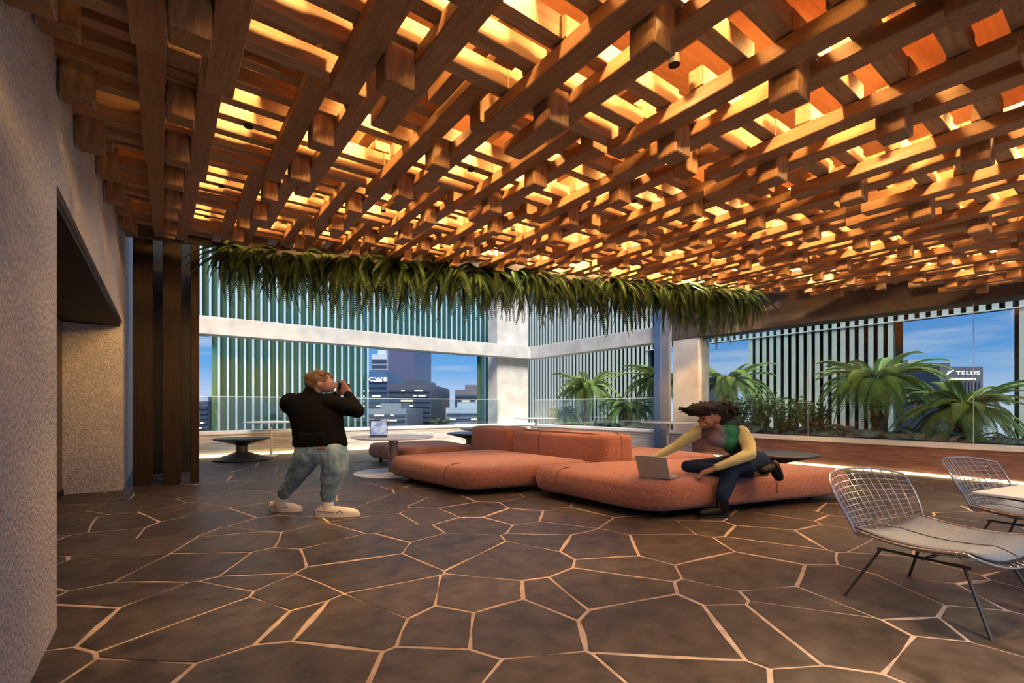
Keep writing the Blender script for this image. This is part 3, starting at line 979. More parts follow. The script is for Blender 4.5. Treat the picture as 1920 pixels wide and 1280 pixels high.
sofa_piece('sofa_bolster', 'short rounded terracotta boucle backrest, left neighbour of the long one', 'backrest', [(6.07, 8.34), (6.70, 8.32), (6.60, 9.85), (5.98, 9.85)], 0.09, 0.93, 0.17, 0.10)

M_WHITE = mat('white_lacquer', (0.80, 0.81, 0.82), 0.3)
M_STEM = mat('table_stem', (0.36, 0.31, 0.28), 0.4, metal=0.3)
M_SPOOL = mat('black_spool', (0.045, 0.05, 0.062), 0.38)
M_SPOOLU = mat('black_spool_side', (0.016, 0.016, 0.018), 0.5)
M_SPOOLM = mat('spool_core', (0.075, 0.07, 0.07), 0.4, metal=0.3)
def round_table(label, loc, r, h, stem_r, base_r, group=None, stem_mat=None):
    t = thing('round_table', label, 'table', loc, 0, group)
    MB().lathe([(r * 0.94, h - 0.028), (r, h - 0.012), (r, h - 0.004), (r - 0.004, h)], 56).build('table_top', M_WHITE, t)
    MB().lathe([(stem_r, 0.02), (stem_r, h - 0.028)], 20).build('stem', stem_mat or M_STEM, t, smooth=False)
    MB().lathe([(base_r, 0.0), (base_r, 0.012), (base_r * 0.9, 0.022), (stem_r * 1.4, 0.03)], 48).build('base', M_WHITE, t)
    return t
round_table('round white table with tablet computer on it, by the middle sofa seat', (3.92, 9.54, 0), 0.85, 0.765, 0.105, 0.80)
round_table('round white high table on a thin post beside the standing photographer', (2.47, 14.82, 0), 0.72, 0.975, 0.035, 0.16, 'slim white high tables', M_WHITE)
round_table('round white high table on a thin post at the corner column', (11.05, 13.5, 0), 0.78, 0.98, 0.04, 0.16, 'slim white high tables', M_WHITE)
round_table('round white high table on a thin post in front of the blue post', (11.0, 7.8, 0), 0.74, 0.98, 0.035, 0.16, 'slim white high tables', M_WHITE)
def spool(label, loc, r=0.66, h=0.57):
    t = thing('spool_table', label, 'table', loc, 0, 'black spool tables')
    MB().lathe([(r * 0.94, 0.0), (r, 0.015), (r, 0.035), (r * 0.25, 0.20), (r * 0.22, 0.22)], 48).build('foot', M_SPOOL, t)
    MB().lathe([(r * 0.22, 0.19), (r * 0.22, h - 0.17)], 28).build('core', M_SPOOLM, t)
    MB().lathe([(r * 0.22, h - 0.19), (r * 0.25, h - 0.17), (r, h - 0.03), (r, h - 0.012), (r * 0.985, h)], 48).build('top', [M_SPOOLU], t)
    MB().lathe([(r * 0.985, h - 0.001), (r * 0.97, h + 0.004)], 48).build('top_surface', M_SPOOL, t)
    return t
spool('black spool shaped table beside the folded door panels', (1.68, 14.25, 0))
spool('black spool shaped table behind the farthest sofa seat, nearer one', (7.55, 12.35, 0), 0.72, 0.60)
spool('black spool shaped table against far parapet, just behind the short backrest', (9.2, 14.3, 0), 0.78, 0.62)
spool('black spool shaped table behind the seated person', (9.18, 4.15, 0), 0.68, 0.54)

# -------- tablet computer on the white table
M_DEVICE = mat('dark_device', (0.03, 0.03, 0.035), 0.4)
scr = bpy.data.materials.new('sky_wallpaper_screen')
scr.use_nodes = True
st_ = scr.node_tree
b_ = st_.nodes['Principled BSDF']
n_ = st_.nodes.new('ShaderNodeTexNoise')
n_.inputs['Scale'].default_value = 6
r_ = st_.nodes.new('ShaderNodeValToRGB')
r_.color_ramp.elements[0].position = 0.4
r_.color_ramp.elements[0].color = (0.22, 0.34, 0.66, 1)
r_.color_ramp.elements[1].position = 0.62
r_.color_ramp.elements[1].color = (0.80, 0.88, 0.98, 1)
tc_n = st_.nodes.new('ShaderNodeTexCoord')
st_.links.new(tc_n.outputs['Object'], n_.inputs['Vector'])
st_.links.new(n_.outputs['Fac'], r_.inputs[0])
st_.links.new(r_.outputs[0], b_.inputs['Emission Color'])
b_.inputs['Emission Strength'].default_value = 0.75
b_.inputs['Base Color'].default_value = (0.05, 0.05, 0.06, 1)
tab = thing('tablet_computer', 'open tablet computer with a blue sky picture on its bright screen', 'computer', (3.62, 9.62, 0.766), RZ + math.radians(8))
MB().bevbox((-0.18, -0.13, 0.0), (0.18, 0.10, 0.012), 0.003).build('keyboard_base', M_DEVICE, tab)
lid = MB().bevbox((-0.18, -0.006, 0.0), (0.18, 0.006, 0.335), 0.003).build('screen_lid', M_DEVICE, tab, loc=(0, 0.08, 0.014))
lid.rotation_euler = (math.radians(-14), 0, 0)
MB().box((-0.163, -0.0085, 0.02), (0.163, -0.0062, 0.318)).build('screen', scr, lid)

# -------- wire chairs and dining table at the right
M_WIRE = mat('chrome_wire', (0.68, 0.64, 0.60), 0.22, metal=0.9)
M_ROD = mat('dark_rod', (0.10, 0.085, 0.08), 0.35, metal=0.7)
M_PAD = mat('grey_leather_pad', (0.14, 0.175, 0.235), 0.4, col2=(0.20, 0.24, 0.31), scale=60, bump=0.8, bscale=70, bdist=0.008)
M_PIPING = mat('pad_piping', (0.02, 0.02, 0.022), 0.5)
W2 = 0.50
def chair_pt(u, v):
    """u -1..1 across, v 0 front .. 1 back top; chair faces -Y"""
    if v < 0.5:
        t = v / 0.5
        y = -0.47 + 0.80 * t
        z = 0.455 - 0.055 * math.sin(math.pi * min(1, t * 0.95)) - 0.05 * max(0, (0.16 - t)) / 0.16
        wid = W2 * (0.80 + 0.20 * math.sin(math.pi * min(1, 0.15 + t * 0.6)))
        rise = 0.075 * abs(u) ** 3
        y2 = y
        if t < 0.18:
            y2 = y + 0.10 * abs(u) ** 2.5 * (1 - t / 0.18)
    else:
        t = (v - 0.5) / 0.5
        y = 0.33 + 0.10 * math.sin(t * math.pi / 2) + 0.17 * t * t
        z = 0.405 + 0.06 * t + 0.42 * t ** 1.15
        wid = W2 * (0.965 + 0.16 * t - 0.10 * t ** 6)
        rise = 0.075 * abs(u) ** 3 * (1 - t) - 0.05 * abs(u) ** 3 * t
        y2 = y - 0.17 * abs(u) ** 2.2 * (0.35 + 0.65 * t)
    return Vector((u * wid, y2, z + rise))
def wire_chair(label, loc, rotz):
    root = thing('wire_chair', label, 'chair', loc, rotz, 'chrome wire chairs')
    shell = MB()
    NU, NV = 13, 25
    for k in range(1, NU):
        u = -1 + 2 * k / NU
        shell.tube([chair_pt(u, j / 44) for j in range(45)], 0.0042, 5)
    for k in range(1, NV):
        v = k / NV
        shell.tube([chair_pt(-1 + 2 * j / 20, v) for j in range(21)], 0.0042, 5)
    shell.build('wire_grid', M_WIRE, root, smooth=True)
    rim = [chair_pt(-1 + 2 * j / 16, 0.0) for j in range(17)] + [chair_pt(1, j / 30) for j in range(1, 31)] + \
          [chair_pt(1 - 2 * j / 16, 1.0) for j in range(1, 17)] + [chair_pt(-1, 1 - j / 30) for j in range(1, 31)]
    MB().tube(rim, 0.0085, 7, cap=False).build('rim', M_WIRE, root, smooth=True)
    # pad: left and right halves with a seam and dark piping
    pad = MB()
    nu, nv = 18, 14
    def pp(i, j, off):
        u = -0.90 + 1.80 * i / nu
        v = 0.03 + 0.46 * j / nv
        q = chair_pt(u, v)
        e = min(1.0, min(i, nu - i) / 2.0, min(j, nv - j) / 2.0)
        return q + Vector((0, 0, 0.012 + off * (0.35 + 0.65 * e)))
    for off in (0.0, 0.045):
        pad.v += [tuple(pp(i, j, off)) for i in range(nu + 1) for j in range(nv + 1)]
    K = (nu + 1) * (nv + 1)
    for i in range(nu):
        for j in range(nv):
            a = i * (nv + 1) + j
            pad.f += [(a, a + 1, a + nv + 2, a + nv + 1), (K + a, K + a + nv + 1, K + a + nv + 2, K + a + 1)]
    per = [i * (nv + 1) for i in range(nu + 1)] + [nu * (nv + 1) + j for j in range(1, nv + 1)] + [i * (nv + 1) + nv for i in range(nu - 1, -1, -1)] + [j for j in range(nv - 1, 0, -1)]
    for a, b in zip(per, per[1:] + per[:1]):
        pad.f.append((a, b, K + b, K + a))
    pad.mi = [0] * len(pad.f)
    po = pad.build('seat_pad', M_PAD, root, smooth=True)
    MB().tube([Vector(pad.v[K + a]) + Vector((0, 0, -0.012)) for a in per + per[:1]], 0.008, 6, cap=False).build('piping', M_PIPING, po, smooth=True)
    MB().tube([Vector(pad.v[K + int(nu * 0.5) * (nv + 1) + j]) + Vector((0, 0, 0.001)) for j in range(nv + 1)], 0.005, 5).build('pad_seam', M_PIPING, po)
    # sled-less rod legs: two side frames meeting under the seat
    for sx in (-1, 1):
        MB().tube([(sx * 0.30, -0.30, 0.375), (sx * 0.30, 0.22, 0.365)], 0.010, 8).build('side_rail', M_ROD, root)
        MB().tube([(sx * 0.30, -0.27, 0.37), (sx * 0.40, -0.43, 0.0)], 0.0105, 8).build('leg', M_ROD, root)
        MB().tube([(sx * 0.30, 0.20, 0.365), (sx * 0.46, 0.36, 0.0)], 0.0105, 8).build('leg', M_ROD, root)
    MB().tube([(-0.30, -0.05, 0.365), (0.30, -0.05, 0.365)], 0.010, 8).build('cross_bar', M_ROD, root)
    return root
wire_chair('chrome wire chair with grey leather pad, large in the foreground', (4.46, 0.93, 0), math.radians(-10))
wire_chair('chrome wire chair half hidden behind the table edge at right', (6.30, 0.63, 0), math.radians(-10))
dt = thing('dining_table', 'white topped square table with a dark underside at right edge', 'table', (4.99, 0.832, 0), math.radians(-13.3))
MB().bevbox((0, -1.15, 0.732), (1.15, 0, 0.752), 0.003).build('table_top', M_WHITE, dt)
ud_ = MB()
vs_ = [(0.004, -1.146, 0.731), (1.146, -1.146, 0.731), (1.146, -0.004, 0.731), (0.004, -0.004, 0.731), (0.50, -0.65, 0.63), (0.65, -0.65, 0.63), (0.65, -0.50, 0.63), (0.50, -0.50, 0.63)]
ud_.add(vs_, [(0, 1, 2, 3), (7, 6, 5, 4), (0, 4, 5, 1), (1, 5, 6, 2), (2, 6, 7, 3), (3, 7, 4, 0)])
ud_.build('under_dish', M_SPOOLU, dt)
MB().lathe([(0.055, 0.03), (0.045, 0.35), (0.07, 0.64)], 24, (0.575, -0.575, 0)).build('pedestal', M_SPOOLU, dt)
MB().lathe([(0.33, 0.0), (0.33, 0.012), (0.07, 0.035)], 40, (0.575, -0.575, 0)).build('foot', M_SPOOLU, dt)
# -------- silver laptop on the sofa
M_SILVER = mat('grey_aluminium', (0.50, 0.48, 0.45), 0.5, metal=0.1)
lap = thing('laptop', 'grey aluminium laptop opened on the sofa seat before the seated person', 'laptop', (5.256, 3.858, 0.481), RZ + math.radians(139.5))
MB().bevbox((-0.21, -0.15, 0.0), (0.21, 0.17, 0.016), 0.004).build('keyboard_base', M_SILVER, lap)
MB().box((-0.18, -0.0, 0.0162), (0.18, 0.14, 0.018)).build('keyboard', M_DEVICE, lap)
ll = MB().bevbox((-0.21, -0.006, 0.0), (0.21, 0.006, 0.30), 0.004).build('screen_lid', M_SILVER, lap, loc=(0, 0.165, 0.018))
ll.rotation_euler = (math.radians(-24), 0, 0)
MB().box((-0.195, -0.0085, 0.015), (0.195, -0.0062, 0.285)).build('screen', M_DEVICE, ll)
# ================================================================== PEOPLE
def chain(m, pts, n=14, flat=None):
    """closed tapered tube with rounded ends. pts: (x,y,z,r) or (x,y,z,rx,ry) - with rx/ry the section lies in the horizontal plane"""
    P = [Vector(p[:3]) for p in pts]
    if len(pts[0]) == 5:
        rings = []
        def ring(c, rx, ry, z):
            return [(c.x + rx * math.cos(2 * math.pi * k / n), c.y + ry * math.sin(2 * math.pi * k / n), z) for k in range(n)]
        order = list(zip(P, pts))
        c0, q0 = order[0]
        cN, qN = order[-1]
        s0 = -1 if order[1][0].z > c0.z else 1
        rings.append(ring(c0, q0[3] * 0.55, q0[4] * 0.55, c0.z + s0 * min(q0[3], q0[4]) * 0.35))
        rings.append(ring(c0, q0[3] * 0.88, q0[4] * 0.88, c0.z + s0 * min(q0[3], q0[4]) * 0.2))
        for c, q in order:
            rings.append(ring(c, q[3], q[4], c.z))
        rings.append(ring(cN, qN[3] * 0.88, qN[4] * 0.88, cN.z - s0 * min(qN[3], qN[4]) * 0.2))
        rings.append(ring(cN, qN[3] * 0.55, qN[4] * 0.55, cN.z - s0 * min(qN[3], qN[4]) * 0.35))
        vs = [v for r in rings for v in r]
        fs = []
        for i in range(len(rings) - 1):
            for k in range(n):
                fs.append((i * n + k, i * n + (k + 1) % n, (i + 1) * n + (k + 1) % n, (i + 1) * n + k))
        fs.append(tuple(reversed(range(n))))
        fs.append(tuple(range((len(rings) - 1) * n, len(rings) * n)))
        if s0 == 1:
            fs = [tuple(reversed(f)) for f in fs]
        m.add(vs, fs)
        return
    R = [p[3] for p in pts]
    # spheres at the joints and cones between them
    for p, r in zip(P, R):
        m.ell(p, (r, r, r), 12, 8)
    for i in range(len(P) - 1):
        if (P[i + 1] - P[i]).length > 1e-4:
            m.tube([P[i], P[i + 1]], [R[i], R[i + 1]], n)

def soft(name, m, material, parent, voxel=0.012, smooth=6, loc=None, mats=None):
    """merge overlapping closed shapes into one continuous smooth surface"""
    o = m.build(name, mats or material, parent)
    if loc:
        o.location = loc
    r = o.modifiers.new('r', 'REMESH')
    r.mode = 'VOXEL'
    r.voxel_size = voxel
    s = o.modifiers.new('s', 'SMOOTH')
    s.factor = 0.5
    s.iterations = smooth
    applied(o)
    o.data.materials.clear()
    o.data.materials.append(material)
    o.data.polygons.foreach_set('use_smooth', [True] * len(o.data.polygons))
    return o

def hand(m, wrist, palm_dir, side_dir, curl_dir, s=1.0, curl=(0.5, 0.9, 0.7), thumb_curl=0.5, spread=0.06):
    """palm and five fingers; palm_dir wrist->knuckles, side_dir towards the thumb, curl_dir the palm side"""
    w = Vector(wrist)
    d = Vector(palm_dir).normalized()
    sd = Vector(side_dir)
    sd = (sd - d * sd.dot(d)).normalized()
    c = d.cross(sd).normalized()
    if c.dot(Vector(curl_dir)) < 0:
        c = -c
    for t in (-0.030, -0.010, 0.010, 0.030):
        chain(m, [(*(w + sd * t * 0.6 * s), 0.022 * s), (*(w + d * 0.085 * s + sd * t * s), 0.0165 * s)], 8)
    for t, ln in ((0.033, 0.072), (0.011, 0.080), (-0.011, 0.074), (-0.032, 0.060)):
        p = w + d * 0.088 * s + sd * t * s
        pts = [(*p, 0.0108 * s)]
        ang = 0.0
        q = p
        for k, f in enumerate((0.45, 0.32, 0.25)):
            ang += curl[k]
            dirv = (d * math.cos(ang) + c * math.sin(ang) + sd * (t * spread * 20)).normalized()
            q = q + dirv * ln * f * 1.15 * s
            pts.append((*q, (0.0100 - 0.0009 * k) * s))
        chain(m, pts, 8)
    p = w + d * 0.025 * s + sd * 0.030 * s
    q1 = p + (sd * 0.75 + d * 0.6 + c * thumb_curl * 0.6).normalized() * 0.042 * s
    q2 = q1 + (sd * 0.15 + d * 0.9 + c * thumb_curl).normalized() * 0.034 * s
    q3 = q2 + (d * 0.9 + c * thumb_curl * 1.3 - sd * 0.2).normalized() * 0.026 * s
    chain(m, [(*p, 0.017 * s), (*q1, 0.0130 * s), (*q2, 0.0115 * s), (*q3, 0.0095 * s)], 8)

M_SKIN1 = mat('fair_skin', (0.62, 0.36, 0.27), 0.5, col2=(0.56, 0.31, 0.23), scale=12)
M_SKIN2 = mat('brown_skin', (0.32, 0.155, 0.088), 0.45, col2=(0.28, 0.13, 0.072), scale=12)
M_HAIR1 = mat('light_brown_hair', (0.155, 0.088, 0.035), 0.5, col2=(0.26, 0.155, 0.065), scale=26, stretch=(1, 1, 3), bump=0.6, bscale=45, bdist=0.012)
M_HAIR2 = mat('dark_curly_hair', (0.006, 0.004, 0.0035), 0.8, col2=(0.018, 0.011, 0.008), scale=40, bump=1.0, bscale=45, bdist=0.03)
M_BLACK = mat('black_knit', (0.0045, 0.0045, 0.0048), 0.9, col2=(0.007, 0.007, 0.0075), scale=30, spec=0.15)
M_DENIM = mat('washed_denim', (0.125, 0.25, 0.36), 0.85, col2=(0.34, 0.50, 0.62), scale=7, detail=7, bump=0.6, bscale=11, bdist=0.025, lo=0.38, hi=0.68)
M_NAVY = mat('navy_denim', (0.006, 0.016, 0.050), 0.85, spec=0.2, col2=(0.011, 0.028, 0.072), scale=8, bump=0.4, bscale=9, bdist=0.02)
M_SHOE = mat('white_leather', (0.74, 0.72, 0.70), 0.5)
M_SOCK = mat('white_sock', (0.70, 0.70, 0.69), 0.9)
M_RED = mat('red_stripe', (0.55, 0.05, 0.07), 0.5)
M_BLUEMARK = mat('blue_mark', (0.10, 0.10, 0.40), 0.5)
M_BOOT = mat('black_boot', (0.004, 0.004, 0.0045), 0.6, spec=0.25)
M_YELLOW = mat('yellow_sleeve', (0.52, 0.50, 0.19), 0.8, col2=(0.60, 0.55, 0.31), scale=9, bump=0.5, bscale=14, bdist=0.012, stretch=(1, 1, 2.5))
M_EYE = mat('dark_eye', (0.01, 0.008, 0.007), 0.2)
M_LIP = mat('lips', (0.30, 0.075, 0.06), 0.4)
M_TEETH = mat('teeth', (0.8, 0.78, 0.72), 0.3)
M_PATCH = mat('leather_patch', (0.42, 0.20, 0.11), 0.7)
# patterned top: soft vertical blocks of grey, plum, blue and emerald
top_m = bpy.data.materials.new('dyed_top')
top_m.use_nodes = True
tt = top_m.node_tree
tb_ = tt.nodes['Principled BSDF']
tb_.inputs['Roughness'].default_value = 0.75
tco = tt.nodes.new('ShaderNodeTexCoord')
tsp = tt.nodes.new('ShaderNodeSeparateXYZ')
tno = tt.nodes.new('ShaderNodeTexNoise')
tno.inputs['Scale'].default_value = 6
tmx = tt.nodes.new('ShaderNodeMath')
tmx.operation = 'MULTIPLY_ADD'
tmx.inputs[1].default_value = 0.22
tt.links.new(tco.outputs['Object'], tsp.inputs[0])
tt.links.new(tco.outputs['Object'], tno.inputs['Vector'])
tt.links.new(tno.outputs['Fac'], tmx.inputs[0])
tt.links.new(tsp.outputs['X'], tmx.inputs[2])
trp = tt.nodes.new('ShaderNodeValToRGB')
tmap = tt.nodes.new('ShaderNodeMapRange')
tmap.inputs['From Min'].default_value = -0.15
tmap.inputs['From Max'].default_value = 0.80
tt.links.new(tmx.outputs[0], tmap.inputs['Value'])
tt.links.new(tmap.outputs[0], trp.inputs[0])
els = trp.color_ramp.elements
els[0].position = 0.0
els[0].color = (0.10, 0.10, 0.105, 1)
els[1].position = 1.0
els[1].color = (0.10, 0.075, 0.085, 1)
for p, c in ((0.14, (0.14, 0.10, 0.12)), (0.22, (0.075, 0.035, 0.05)), (0.34, (0.20, 0.15, 0.19)), (0.44, (0.17, 0.19, 0.30)), (0.50, (0.01, 0.20, 0.095)), (0.57, (0.012, 0.23, 0.10)), (0.63, (0.022, 0.035, 0.045)), (0.76, (0.09, 0.075, 0.085))):
    e = els.new(p)
    e.color = (*c, 1)
tt.links.new(trp.outputs[0], tb_.inputs['Base Color'])

# ------------------------------------------------------------------ standing photographer
pm = thing('person', 'person in black sweater and pale jeans standing and taking a photograph', 'person', (1.62, 6.34, 0), RZ)
b = MB()
# trunk and legs of the body (mostly under the clothes)
chain(b, [(0.0, 0.0, 0.88, 0.27, 0.13), (-0.02, 0.0, 1.05, 0.27, 0.13), (-0.06, 0.01, 1.25, 0.28, 0.14), (-0.10, 0.02, 1.42, 0.26, 0.12), (-0.13, 0.03, 1.53, 0.12, 0.09)])
chain(b, [(-0.12, 0.03, 1.50, 0.085), (-0.06, 0.05, 1.64, 0.092)])
chain(b, [(-0.13, 0.0, 0.85, 0.13), (-0.37, 0.12, 0.47, 0.085), (-0.60, 0.24, 0.18, 0.045), (-0.645, 0.275, 0.07, 0.045)])
chain(b, [(0.17, 0.0, 0.85, 0.13), (0.15, -0.01, 0.46, 0.09), (0.095, 0.01, 0.16, 0.05), (0.10, 0.01, 0.06, 0.05)])
# right arm: shoulder, elbow out to the right, forearm folded up to the face
chain(b, [(0.13, 0.02, 1.46, 0.075), (0.49, -0.02, 1.335, 0.058), (0.335, 0.10, 1.53, 0.042), (0.315, 0.12, 1.575, 0.036)])
chain(b, [(-0.38, 0.05, 1.45, 0.075), (-0.24, 0.34, 1.33, 0.058), (0.10, 0.30, 1.55, 0.042), (0.14, 0.29, 1.585, 0.036)])
# head: skull, face, jaw, nose, ear, turned right and bowed
b.ell((-0.01, 0.055, 1.718), (0.168, 0.112, 0.128), 20, 14, rot=(0, 0.32, 0.12))
b.ell((0.065, 0.07, 1.672), (0.105, 0.082, 0.092), 16, 12, rot=(0, 0.3, 0))
b.ell((0.095, 0.075, 1.628), (0.062, 0.055, 0.042), 12, 8)
b.ell((0.168, 0.082, 1.662), (0.030, 0.018, 0.022), 10, 8)
b.ell((0.135, 0.055, 1.705), (0.03, 0.05, 0.016), 10, 8)
b.ell((0.020, -0.066, 1.688), (0.032, 0.014, 0.036), 10, 8, rot=(0, 0.3, 0))
hand(b, (0.315, 0.12, 1.575), (-0.55, 0.05, 0.62), (-0.6, 0.1, -0.5), (-0.4, 0.75, -0.1), 1.55, curl=(0.55, 0.9, 0.6))
hand(b, (0.14, 0.29, 1.585), (0.25, -0.2, 0.75), (0.3, -0.8, 0.1), (0.2, -0.6, 0.2), 1.1, curl=(0.6, 0.9, 0.6))
soft('body', b, M_SKIN1, pm, 0.0075, 4)
h = MB()
h.ell((-0.038, 0.055, 1.742), (0.182, 0.126, 0.114), 20, 14, rot=(0, 0.22, 0.1))
h.ell((-0.098, 0.05, 1.690), (0.118, 0.114, 0.080), 16, 12, rot=(0, 0.3, 0))
rh = random.Random(9)
for k in range(70):
    a = rh.uniform(0, 6.28)
    t = rh.uniform(0.15, 1.35)
    p = Vector((-0.035 + 0.172 * math.cos(a) * math.sin(t), 0.055 + 0.118 * math.sin(a) * math.sin(t), 1.748 + 0.106 * math.cos(t)))
    d = Vector((0.9, 0.1 * math.sin(a), -0.15)) * rh.uniform(0.03, 0.055)
    chain(h, [(*(p - d * 0.6), 0.013), (*(p + Vector((0, 0, 0.006))), 0.017), (*(p + d), 0.006)], 6)
soft('hair', h, M_HAIR1, pm, 0.0075, 2)
s = MB()
chain(s, [(0.005, 0.0, 0.905, 0.355, 0.175), (0.0, 0.0, 0.98, 0.345, 0.18), (-0.02, 0.0, 1.10, 0.335, 0.18), (-0.05, 0.01, 1.25, 0.345, 0.18), (-0.09, 0.02, 1.38, 0.365, 0.165), (-0.115, 0.02, 1.47, 0.31, 0.14), (-0.14, 0.03, 1.545, 0.175, 0.115)], 22)
chain(s, [(-0.13, 0.03, 1.52, 0.115), (-0.105, 0.04, 1.60, 0.105)])
chain(s, [(0.10, 0.02, 1.44, 0.135), (0.30, 0.0, 1.40, 0.112), (0.485, -0.02, 1.345, 0.092), (0.39, 0.05, 1.46, 0.080), (0.328, 0.105, 1.545, 0.060)])
chain(s, [(-0.385, 0.04, 1.435, 0.145), (-0.36, 0.2, 1.38, 0.115), (-0.24, 0.34, 1.33, 0.092), (-0.05, 0.33, 1.45, 0.080), (0.10, 0.30, 1.55, 0.058)])
for q in range(4):                                         # soft cloth rolls above the hem and at the side
    z = 0.935 + 0.035 * q
    chain(s, [(-0.34 + 0.02 * q, 0.02, z, 0.03), (-0.18, -0.165, z - 0.01, 0.022), (0.1, -0.165, z + 0.008, 0.022), (0.32, -0.03, z, 0.03)], 8)
soft('sweater', s, M_BLACK, pm, 0.0125, 5)
j = MB()
chain(j, [(0.02, 0.0, 0.72, 0.27, 0.15), (0.01, 0.0, 0.82, 0.335, 0.185), (0.01, 0.0, 0.93, 0.325, 0.165)], 20)
chain(j, [(-0.15, 0.0, 0.80, 0.175), (-0.24, 0.06, 0.66, 0.158), (-0.375, 0.13, 0.48, 0.120), (-0.49, 0.19, 0.345, 0.102), (-0.565, 0.225, 0.245, 0.084)])
chain(j, [(0.185, -0.02, 0.80, 0.185), (0.205, -0.02, 0.64, 0.172), (0.165, -0.02, 0.47, 0.130), (0.13, 0.0, 0.33, 0.110), (0.10, 0.01, 0.225, 0.086)])
rj = random.Random(4)
for (p0, p1, r0, r1) in (((-0.2, 0.03, 0.72), (-0.56, 0.225, 0.26), 0.158, 0.088), ((0.2, -0.02, 0.72), (0.10, 0.01, 0.24), 0.172, 0.088)):
    for k in range(9):                                     # creases wrapped round the leg
        t = 0.25 + 0.72 * k / 8
        c = Vector(p0).lerp(Vector(p1), t)
        r = r0 + (r1 - r0) * t
        a0 = rj.uniform(3.4, 4.6)
        pts = []
        for q in range(5):
            a = a0 + q * 0.42
            pts.append((c.x + math.cos(a) * r * 0.95, c.y + math.sin(a) * r * 0.95, c.z + rj.uniform(-0.02, 0.02) + 0.018 * q, 0.020))
        chain(j, pts, 6)
soft('jeans', j, M_DENIM, pm, 0.0115, 3)
MB().bevbox((-0.055, -0.006, -0.016), (0.055, 0.004, 0.016), 0.003).build('waist_patch', M_PATCH, pm, loc=(0.095, -0.178, 0.885))
def trainer(loc, ang, sc=(1, 1, 1), lab=None):
    t = link('shoe', None, pm, loc)
    t.rotation_euler = (0, 0, ang)
    t.scale = sc
    u = MB()
    chain(u, [(-0.19, 0, 0.055, 0.055), (-0.10, 0, 0.062, 0.060), (0.02, 0, 0.060, 0.062), (0.14, 0, 0.045, 0.058), (0.235, 0, 0.034, 0.044)])
    chain(u, [(-0.15, 0, 0.07, 0.058), (-0.14, 0, 0.092, 0.056)])
    chain(u, [(-0.07, 0, 0.075, 0.05), (0.06, 0, 0.062, 0.05)])
    up = soft('upper', u, M_SHOE, t, 0.009, 5)
    so = MB()
    ring = []
    for k in range(28):
        a = 2 * math.pi * k / 28
        x = 0.02 + 0.268 * math.cos(a)
        ring.append((x, (0.074 if math.cos(a) > -0.2 else 0.068) * math.sin(a)))
    so.prism(ring, 0.0, 0.036)
    so.build('sole', M_SOCK, t)
    for sy in (-1, 1):
        MB().tube([(-0.20, sy * 0.048, 0.07), (-0.10, sy * 0.062, 0.066), (0.0, sy * 0.064, 0.060)], 0.006, 6).build('stripe', M_RED, t)
        MB().tube([(0.03, sy * 0.066, 0.052), (0.07, sy * 0.064, 0.075), (0.10, sy * 0.062, 0.05)], 0.006, 6).build('side_mark', M_BLUEMARK, t)
    for k in range(4):
        x = 0.0 + 0.035 * k
        MB().tube([(x, -0.035, 0.106 - 0.006 * k), (x + 0.01, 0, 0.116 - 0.006 * k), (x, 0.035, 0.106 - 0.006 * k)], 0.005, 5).build('lace', M_SOCK, t)
    return t
trainer((0.20, 0.0, 0.0), 0.05, (1.08, 1.05, 1.05))
trainer((-0.60, 0.30, 0.0), -0.10, (0.88, 1.05, 1.0))
for x, y, z, tx, ty in ((0.095, 0.01, 0.09, 0.095, 0.01), (-0.645, 0.275, 0.08, -0.60, 0.245)):
    k_ = MB()
    chain(k_, [(x, y, z, 0.078), (tx, ty, 0.21, 0.076)])
    soft('sock', k_, M_SOCK, pm, 0.011, 4)
cm = thing('camera', 'small black camera held up to the face of the standing photographer', 'camera', (1.62, 6.34, 0), RZ)
MB().bevbox((0.185, 0.10, 1.625), (0.245, 0.26, 1.715), 0.010).build('camera_body', M_DEVICE, cm)
MB().tube([(0.245, 0.19, 1.668), (0.315, 0.195, 1.668)], [0.036, 0.032], 18).build('lens', M_SPOOLU, cm)
MB().bevbox((0.165, 0.165, 1.700), (0.225, 0.215, 1.735), 0.006).build('viewfinder', M_DEVICE, cm)
MB().tube([(0.21, 0.098, 1.70), (0.225, 0.085, 1.63), (0.20, 0.085, 1.56), (0.17, 0.10, 1.53)], 0.006, 6).build('strap', M_BLACK, cm)

# ------------------------------------------------------------------ seated person leaning over the laptop
pw = thing('person', 'person with dark curly hair and yellow sleeves seated on sofa reaching for laptop', 'person', (5.69, 3.34, 0), RZ)
b = MB()
HY = 0.34                                                  # how far behind the planted foot the hips sit
chain(b, [(0.66, HY, 0.66, 0.13), (0.50, HY - 0.02, 0.80, 0.125), (0.32, HY - 0.05, 0.93, 0.13), (0.20, HY - 0.08, 1.03, 0.10), (0.16, HY - 0.10, 1.09, 0.065)])
chain(b, [(0.155, HY - 0.11, 1.09, 0.062), (0.075, HY - 0.14, 1.175, 0.058)])
